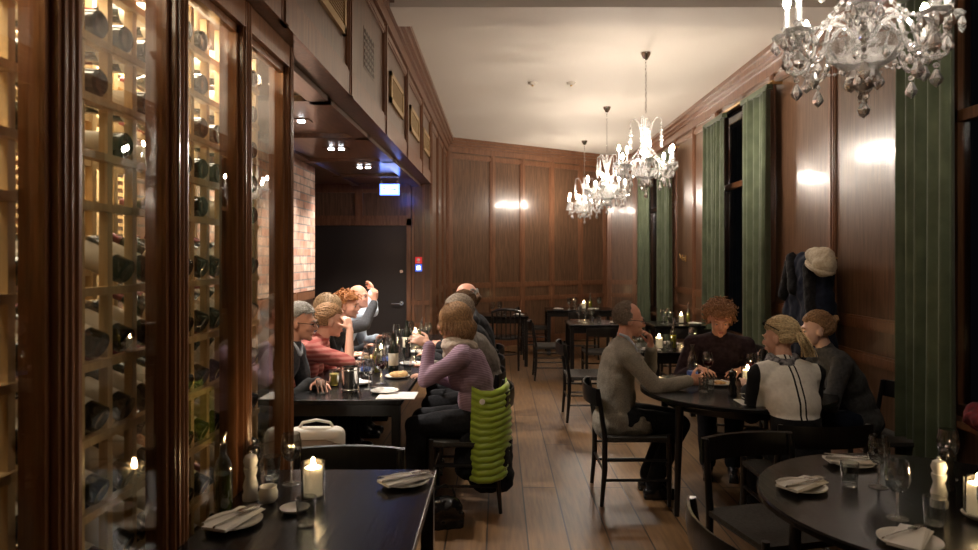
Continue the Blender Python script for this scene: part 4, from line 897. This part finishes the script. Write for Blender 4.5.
MB().tube([(-.02+.08*math.cos(a), .14*math.sin(a)-.02, -.07-.05*math.cos(a*1)*0+.05*math.sin(a)) for a in [2*PI*i/20 for i in range(20)]], .022, 8, closed=True).build('rim', fabric('cream_rim', (.36, .31, .23), (.5, .44, .34), 60), th_)
for nm, y_ in (('near', 5.55), ('far', 5.95)):
    t = thing('coat_hook', 'small brass coat hook behind the hanging coats, %s one' % nm, 'hook', (XR-.02, y_, 1.62)); MB().tube([(0, 0, 0), (-.06, 0, 0), (-.08, 0, .05)], .008).build('hook', BRASS, t)
tr = tag(voxel(MB().ell((0, 0, .07), (.09, .14, .07)).ell((0, .07, .10), (.06, .09, .06)).ell((.0, -.1, .05), (.08, .1, .06)), .012, 'red_scarf', fabric('red_pattern', (.22, .02, .025), (.02, .015, .02), 18), None, 3, disp=[(.07, .05)]), 'crumpled red and dark patterned scarf on the window ledge behind the foreground table', 'scarf'); tr.location = (2.68, 3.72, .655)

# ---------------------------------------------------------------- tableware
FIRST = {}
def place(key, maker, loc, label, rz=0, group=None):
    if key not in FIRST:
        o = maker(); FIRST[key] = o; o.location = loc; o.rotation_euler.z = rz; o['label'] = label
        if group: o['group'] = group
        return o
    return dup(FIRST[key], loc, rz, label, group=group)
def mk_wine():
    t = thing('wine_glass', '', 'glass', group='stemmed wine glasses')
    MB().lathe([(.003, .088), (.018, .092), (.033, .108), (.040, .135), (.038, .165), (.032, .195), (.0308, .195), (.0365, .165), (.0385, .135), (.0315, .110), (.016, .095), (0, .0915)], 20).build('bowl', DRINK, t)
    MB().lathe([(.010, .004), (.0045, .012), (.0035, .05), (.0045, .086), (.008, .091)], 10).build('stem', CRYSTAL, t)
    MB().lathe([(0, 0), (.034, 0), (.034, .002), (.012, .005), (0, .006)], 20).build('foot', CRYSTAL, t)
    return t
def mk_wine_red():
    t = thing('wine_glass', '', 'glass', group='stemmed wine glasses')
    for ch in FIRST['wine'].children: c = ch.copy(); COL.objects.link(c); c.parent = t
    MB().lathe([(0, .0935), (.015, .0965), (.0305, .1115), (.037, .134), (.0, .134)], 16).build('wine', WINE, t); return t
def mk_tumbler():
    t = thing('water_tumbler', '', 'glass', group='water tumblers')
    MB().lathe([(0, 0), (.027, 0), (.034, .09), (.0322, .09), (.0255, .008), (0, .008)], 20).build('cup', DRINK, t)
    MB().lathe([(0, .0005), (.0265, .0005), (.0275, .009), (0, .0095)], 20).build('thick_base', CRYSTAL, t); return t
def mk_beer():
    t = thing('juice_glass', '', 'glass'); MB().lathe([(0, 0), (.03, 0), (.038, .11), (.036, .11), (.029, .006), (0, .006)], 20).build('cup', DRINK, t)
    MB().lathe([(0, .007), (.0285, .007), (.0345, .085), (0, .085)], 16).build('drink', BEER, t); return t
def mk_plate():
    t = thing('plate', '', 'plate', group='white plates'); MB().lathe([(0, 0), (.05, 0), (.068, .005), (.090, .014), (.090, .017), (.066, .009), (.048, .005), (0, .005)], 36).build('dish', WHITE, t); return t
def mk_napkin():
    t = thing('napkin', '', 'napkin', group='folded white napkins'); m_ = MB()
    for k in range(3): m_.add([(-.045, -.10, .003*k), (.045, -.105, .003*k), (.05-.01*k, .10, .003*k), (-.04, .105-.01*k, .003*k), (-.045, -.10, .003*k+.0028), (.045, -.105, .003*k+.0028), (.05-.01*k, .10, .003*k+.0028), (-.04, .105-.01*k, .003*k+.0028)], [(0,3,2,1),(4,5,6,7),(0,1,5,4),(1,2,6,5),(2,3,7,6),(3,0,4,7)])
    m_.build('cloth', LINEN, t, smooth=False); return t
def mk_fork():
    t = thing('fork', '', 'cutlery', group='forks'); MB().tube([(0, -.10, .004), (0, -.03, .007), (0, .03, .006)], [.006, .004, .003], 8, flat=.4).build('handle', STEEL, t)
    m_ = MB(); m_.ell((0, .045, .006), (.012, .02, .0025)); m_.build('shoulder', STEEL, t)
    for k in range(4): MB().tube([(-.009+k*.006, .055, .006), (-.009+k*.006, .075, .009), (-.008+k*.0055, .10, .008)], .0014, 5).build('tine', STEEL, t)
    return t
def mk_knife():
    t = thing('knife', '', 'cutlery', group='knives'); MB().tube([(0, -.10, .004), (0, 0, .005)], [.007, .005], 8, flat=.5).build('handle', STEEL, t)
    MB().add([(-.006, 0, .004), (.006, 0, .004), (.008, .07, .004), (.002, .115, .004), (-.006, .10, .004), (-.006, 0, .006), (.006, 0, .006), (.008, .07, .006), (.002, .115, .006), (-.006, .10, .006)], [(4,3,2,1,0),(5,6,7,8,9),(0,1,6,5),(1,2,7,6),(2,3,8,7),(3,4,9,8),(4,0,5,9)]).build('blade', STEEL, t, smooth=False); return t
def mk_candle():
    t = thing('candle_holder', '', 'candle', group='candles in glass holders')
    MB().lathe([(0, 0), (.040, 0), (.043, .01), (.043, .13), (.041, .13), (.041, .012), (0, .010)], 24).build('glass_holder', DRINK, t)
    MB().lathe([(0, .012), (.033, .012), (.033, .105), (.030, .11), (.022, .105), (0, .104)], 20).build('candle', WAX, t)
    MB().lathe([(0, .106), (.006, .112), (.0075, .12), (.004, .135), (0, .148)], 10).build('flame', FLAME, t); return t
def mk_mill(m):
    def f():
        t = thing('pepper_mill', '', 'mill'); MB().lathe([(0, 0), (.028, 0), (.029, .02), (.024, .03), (.027, .05), (.018, .085), (.024, .105), (.024, .115)], 20).build('body', m, t)
        MB().lathe([(.018, .115), (.020, .12), (.026, .14), (.020, .158), (.006, .165), (0, .166)], 20).build('cap', m, t); MB().ell((0, 0, .17), .007, nu=10, nv=6).build('knob', CHROME, t); return t
    return f
def mk_oil(m):
    def f():
        t = thing('oil_bottle', '', 'bottle'); MB().lathe([(0, 0), (.030, 0), (.031, .01), (.031, .15), (.024, .175), (.013, .195), (.012, .235), (.010, .235), (.011, .195), (.022, .175), (.029, .15), (.029, .008), (0, .006)], 18).build('glass', DRINK, t)
        MB().lathe([(0, .008), (.0285, .008), (.0285, .13), (0, .13)], 16).build('oil', m, t); MB().tube([(0, 0, .232), (0, 0, .25), (.012, 0, .275)], [.008, .005, .003], 8).build('pourer', STEEL, t); return t
    return f
def mk_water():
    t = thing('water_bottle', '', 'bottle', group='clear water bottles'); MB().lathe([(0, 0), (.036, 0), (.038, .01), (.038, .13), (.030, .17), (.014, .215), (.0125, .25), (.016, .262), (.014, .262), (.011, .25), (.0125, .215), (.028, .17), (.036, .13), (.036, .008), (0, .006)], 20).build('glass', DRINK, t)
    MB().lathe([(.0384, .05), (.0387, .051), (.0387, .075), (.0384, .076)], 20).build('blue_label', mat('blue_label', (.12, .2, .6), .5), t); return t
def mk_winebottle():
    t = thing('upright_wine_bottle', '', 'bottle'); MB().lathe([(0, 0), (.036, 0), (.0375, .01), (.0375, .19), (.02, .235), (.014, .25), (.014, .30), (0, .30)], 18).build('glass', DARKGLASS, t); MB().lathe([(.0378, .06), (.0382, .061), (.0382, .15), (.0378, .151)], 18).build('paper_label', BOTTLE_LABEL, t); return t
def mk_dish():
    t = thing('small_dish', '', 'dish', group='small white dishes'); MB().lathe([(0, 0), (.03, 0), (.045, .010), (.05, .018), (.047, .018), (.028, .006), (0, .005)], 24).build('dish', WHITE, t); return t
def mk_pot():
    t = thing('sugar_pot', '', 'pot'); MB().lathe([(0, 0), (.024, 0), (.033, .012), (.034, .035), (.029, .048), (.031, .055), (.028, .055), (.026, .045), (.031, .03), (.022, .006), (0, .005)], 20).build('pot', WHITE, t); return t
TBL = 'the foreground square table'; TFR = 'the foreground round table'; TRD = 'the diners\' round table'; TLG = 'the long table'; TC = 'the table behind the tweed man'
def W(x, y, label, z=.75, red=False): place('winered' if red else 'wine', mk_wine_red if red else mk_wine, (x, y, z), label, random.random()*6, 'stemmed wine glasses')
def Tm(x, y, label, z=.75): place('tumbler', mk_tumbler, (x, y, z), label, 0, 'water tumblers')
def setting(x, y, a, where, z=.75, parts='pnkf'):
    place('plate', mk_plate, (x, y, z), 'white plate '+where, a)
    if 'n' in parts: place('napkin', mk_napkin, (x, y, z+.018), 'folded white napkin on plate '+where, a+.3)
    if 'f' in parts: place('fork', mk_fork, (x-.018*math.cos(a), y-.018*math.sin(a), z+.027), 'steel fork on the plate '+where, a-.1)
    if 'k' in parts: place('knife', mk_knife, (x+.018*math.cos(a), y+.018*math.sin(a), z+.027), 'steel knife on the plate '+where, a+.15)
# foreground square table   (px,py)->(x,y): f/D=(py-258)/.87
setting(-.865, 2.22, -.55, 'at the cabinet end of '+TBL)
setting(-.36, 2.62, -1.15, 'on the aisle side of '+TBL)
W(-.80, 2.62, 'empty wine glass beside the candle on '+TBL); Tm(-.895, 2.68, 'empty tumbler at the back corner of '+TBL)
place('candle', mk_candle, (-.675, 2.47, .75), 'lit white candle in a glass holder on '+TBL)
Tm(-.63, 2.22, 'water tumbler in front of the candle on '+TBL)
place('wmill', mk_mill(WHITE), (-.895, 2.45, .75), 'white turned pepper mill on '+TBL)
place('bmill', mk_mill(BLACKG), (-.93, 2.58, .75), 'black pepper mill behind the white mill on '+TBL)
place('oild', mk_oil(OILG), (-.945, 2.33, .75), 'dark green oil bottle with pourer against the cabinet glass')
place('pot', mk_pot, (-.825, 2.43, .75), 'small white sugar pot beside the white pepper mill')
place('dish', mk_dish, (-.70, 2.33, .75), 'small white dish in front of the candle on '+TBL)
# foreground round table
setting(1.14, 2.56, -1.25, 'nearest the empty chair on '+TFR); setting(1.48, 2.86, -1.9, 'at the far side of '+TFR); setting(1.25, 2.07, -1.0, 'nearest the camera on '+TFR, parts='nf')
W(1.44, 2.58, 'farther large wine glass in the middle of '+TFR); W(1.33, 2.27, 'nearer large wine glass in the middle of '+TFR); W(1.77, 2.68, 'wine glass behind the candle at the window side of '+TFR)
Tm(1.34, 2.60, 'water tumbler left of the wine glasses on '+TFR); Tm(1.42, 2.22, 'tumbler beside the nearer wine glass on '+TFR)
place('wmill', None, (1.54, 2.38, .75), 'white pepper mill next to the candle on '+TFR); place('bmill', None, (1.66, 2.52, .75), 'black pepper mill behind the candle on '+TFR)
place('candle', None, (1.60, 2.27, .757), 'lit candle in a glass holder at the right edge of '+TFR)
place('dish', mk_dish, (1.60, 2.27, .75), 'white saucer under the candle of '+TFR)
W(1.50, 2.07, 'wine glass cut by the right edge on '+TFR)
# round table with diners
place('water', mk_water, (1.36, 4.78, .75), 'clear water bottle left of the curly-haired man'); Tm(1.33, 4.42, 'tumbler in the tweed man\'s hand reach'); Tm(1.40, 4.52, 'tumbler of water right of the tweed man\'s hand')
place('candle', None, (1.69, 4.62, .75), 'lit candle in the middle of '+TRD); place('oily', mk_oil(OIL), (1.70, 4.45, .75), 'bottle of yellow olive oil beside the candle on '+TRD)
place('bmill', None, (1.47, 4.28, .75), 'black pepper mill beside the white card on '+TRD); W(1.78, 4.8, 'red wine glass behind the candle on '+TRD, red=True); W(1.50, 4.88, 'red wine glass before the curly-haired man', red=True)
W(1.86, 4.66, 'wine glass to the right of the olive oil on '+TRD)
setting(1.50, 4.66, .4, 'in front of the curly-haired man', parts='k'); setting(1.58, 4.16, 1.2, 'in front of the blonde woman', parts='f')
tag(MB().cbox((0, 0, .0015), (.12, .16, .003)).build('menu_card', LINEN, smooth=False), 'white menu card on the near edge of the round table with diners', 'card').location = (1.50, 4.10, .75)
FOOD = fabric('bread', (.42, .24, .10), (.62, .42, .20), 30)
def food(x, y, r_, label, z=.756, m_=FOOD):
    o = voxel(MB().ell((0, 0, r_*.25), (r_, r_*.7, r_*.32)).ell((r_*.4, r_*.2, r_*.3), (r_*.5, r_*.5, r_*.3)), .006, 'food_portion', m_, None, 1, disp=[(.02, .008)]); o.location = (x, y, z); tag(o, label, 'food')
food(1.52, 4.67, .045, 'pale leftovers on the plate before the curly-haired man')
# long table
Tm(-1.14, 4.36, 'tumbler nearest the grey-haired man on '+TLG)
t = thing('wine_cooler', 'shiny steel wine cooler near the front of the long table', 'cooler', (-.965, 4.42, .75)); MB().lathe([(0, 0), (.052, 0), (.055, .01), (.058, .16), (.061, .165), (.056, .165), (.052, .01), (0, .008)], 28).build('body', CHROME, t)
for z_ in (.02, .145): MB().tube([(.059*math.cos(a), .059*math.sin(a), z_) for a in [2*PI*i/24 for i in range(24)]], .003, 6, closed=True).build('band', STEEL, t)
place('beer', mk_beer, (-1.12, 4.62, .75), 'glass of pale yellow drink behind the grey-haired man\'s tumbler')
place('water', None, (-.97, 4.95, .75), 'clear water bottle in the middle front of '+TLG); place('water', None, (-.90, 5.45, .75), 'clear water bottle halfway along '+TLG)
place('winebottle', mk_winebottle, (-.80, 5.15, .75), 'dark wine bottle halfway along '+TLG); place('winebottle', None, (-.84, 6.2, .75), 'dark wine bottle at the far end of '+TLG)
place('oily', None, (-.93, 5.15, .75), 'bottle of yellow olive oil on '+TLG); place('oily', None, (-.78, 6.85, .75), 'bottle of olive oil by the far candle on '+TLG)
setting(-.74, 4.40, 1.2, 'at the near corner of '+TLG, parts='f'); setting(-1.02, 5.2, 0, 'before the ponytail woman', parts='k'); setting(-.74, 4.95, .5, 'beside the mauve woman\'s hands', parts=''); setting(-.72, 5.55, .3, 'before the guest in taupe', parts='k'); setting(-1.12, 5.85, 0, 'before the dark blond guest', parts=''); setting(-.74, 6.25, 0, 'before the guest with the bun', parts=''); setting(-1.10, 6.55, 0, 'before the ginger guest', parts='')
setting(-.97, 4.68, .2, 'behind the steel cooler', parts='n')
food(-.73, 4.95, .07, 'round flat pizza bread on the plate beside the mauve woman'); food(-1.12, 5.85, .05, 'small meal before the dark blond guest')
W(-.82, 4.72, 'wine glass with red wine close to the mauve woman', red=True); W(-.86, 4.50, 'empty wine glass by the near corner plate of '+TLG); W(-1.0, 5.62, 'wine glass before the dark blond guest'); W(-.88, 5.78, 'wine glass with red wine before the guest in taupe', red=True); W(-1.02, 6.15, 'wine glass before the ginger guest'); W(-.90, 6.5, 'red wine glass before the far bald man', red=True); W(-1.04, 6.9, 'wine glass before the man in light blue'); W(-.72, 6.6, 'empty wine glass at the far aisle side of '+TLG); W(-.95, 7.3, 'wine glass at the very far end of '+TLG); W(-.74, 7.1, 'wine glass far right end of '+TLG)
Tm(-.70, 5.2, 'tumbler on the aisle side of '+TLG); Tm(-.92, 6.0, 'tumbler halfway along '+TLG); Tm(-.70, 5.9, 'tumbler beside the guest with the bun')
place('candle', None, (-.86, 7.0, .75), 'lit candle at the far end of '+TLG); place('candle', None, (-.99, 5.72, .75), 'lit candle halfway along '+TLG)
place('bmill', None, (-.80, 5.95, .75), 'black pepper mill halfway along '+TLG)
# papers on chairs' laps at the long table
tag(MB().cbox((0, 0, .0015), (.24, .22, .003)).build('paper_napkin', LINEN, smooth=False), 'white napkin hanging over the near right corner of the long table', 'napkin').location = (-.64, 4.29, .751)
# candle-lit table behind
place('candle', None, (1.53, 6.50, .75), 'bright lit candle on '+TC); place('oily', None, (1.68, 6.55, .75), 'yellow olive oil bottle on '+TC)
for i, (x_, y_) in enumerate(((1.30, 6.45), (1.38, 6.62), (1.84, 6.48), (1.90, 6.66))): W(x_, y_, 'wine glass %s on %s' % (('left of the candle', 'behind-left of the candle', 'right of the oil bottle', 'at the far right')[i], TC))
setting(1.42, 6.35, 0, 'at the near left of '+TC, parts='nk'); setting(1.72, 6.82, 0, 'at the back of '+TC, parts='n'); Tm(1.60, 6.38, 'tumbler before the candle on '+TC); Tm(1.78, 6.36, 'tumbler at the near right of '+TC)
# tables at the back
for (tx, ty, nm, cand) in ((1.32, 9.2, 'the small table in the row', 0), (1.35, 11.6, 'the farthest table', 1), (.06, 10.45, 'the lone back-left table', 0), (2.33, 9.05, 'the small table by the curtains', 1)):
    W(tx-.16, ty-.06, 'wine glass on the left of '+nm); W(tx-.05, ty+.10, 'wine glass at the back of '+nm); Tm(tx-.08, ty-.12, 'tumbler on '+nm); Tm(tx+.03, ty-.02, 'tumbler in the middle of '+nm)
    setting(tx+.24, ty-.15, 0, 'at the right of '+nm, parts='n')
    if cand: place('candle', None, (tx+.1, ty+.02, .75), 'lit candle on '+nm); place('oily', None, (tx+.22, ty+.12, .75), 'olive oil bottle on '+nm)
setting(1.0, 11.45, 0, 'at the left end of the farthest table', parts='n'); W(1.72, 11.7, 'wine glass at the right end of the farthest table'); W(1.1, 9.35, 'wine glass at the back left of the small row table')
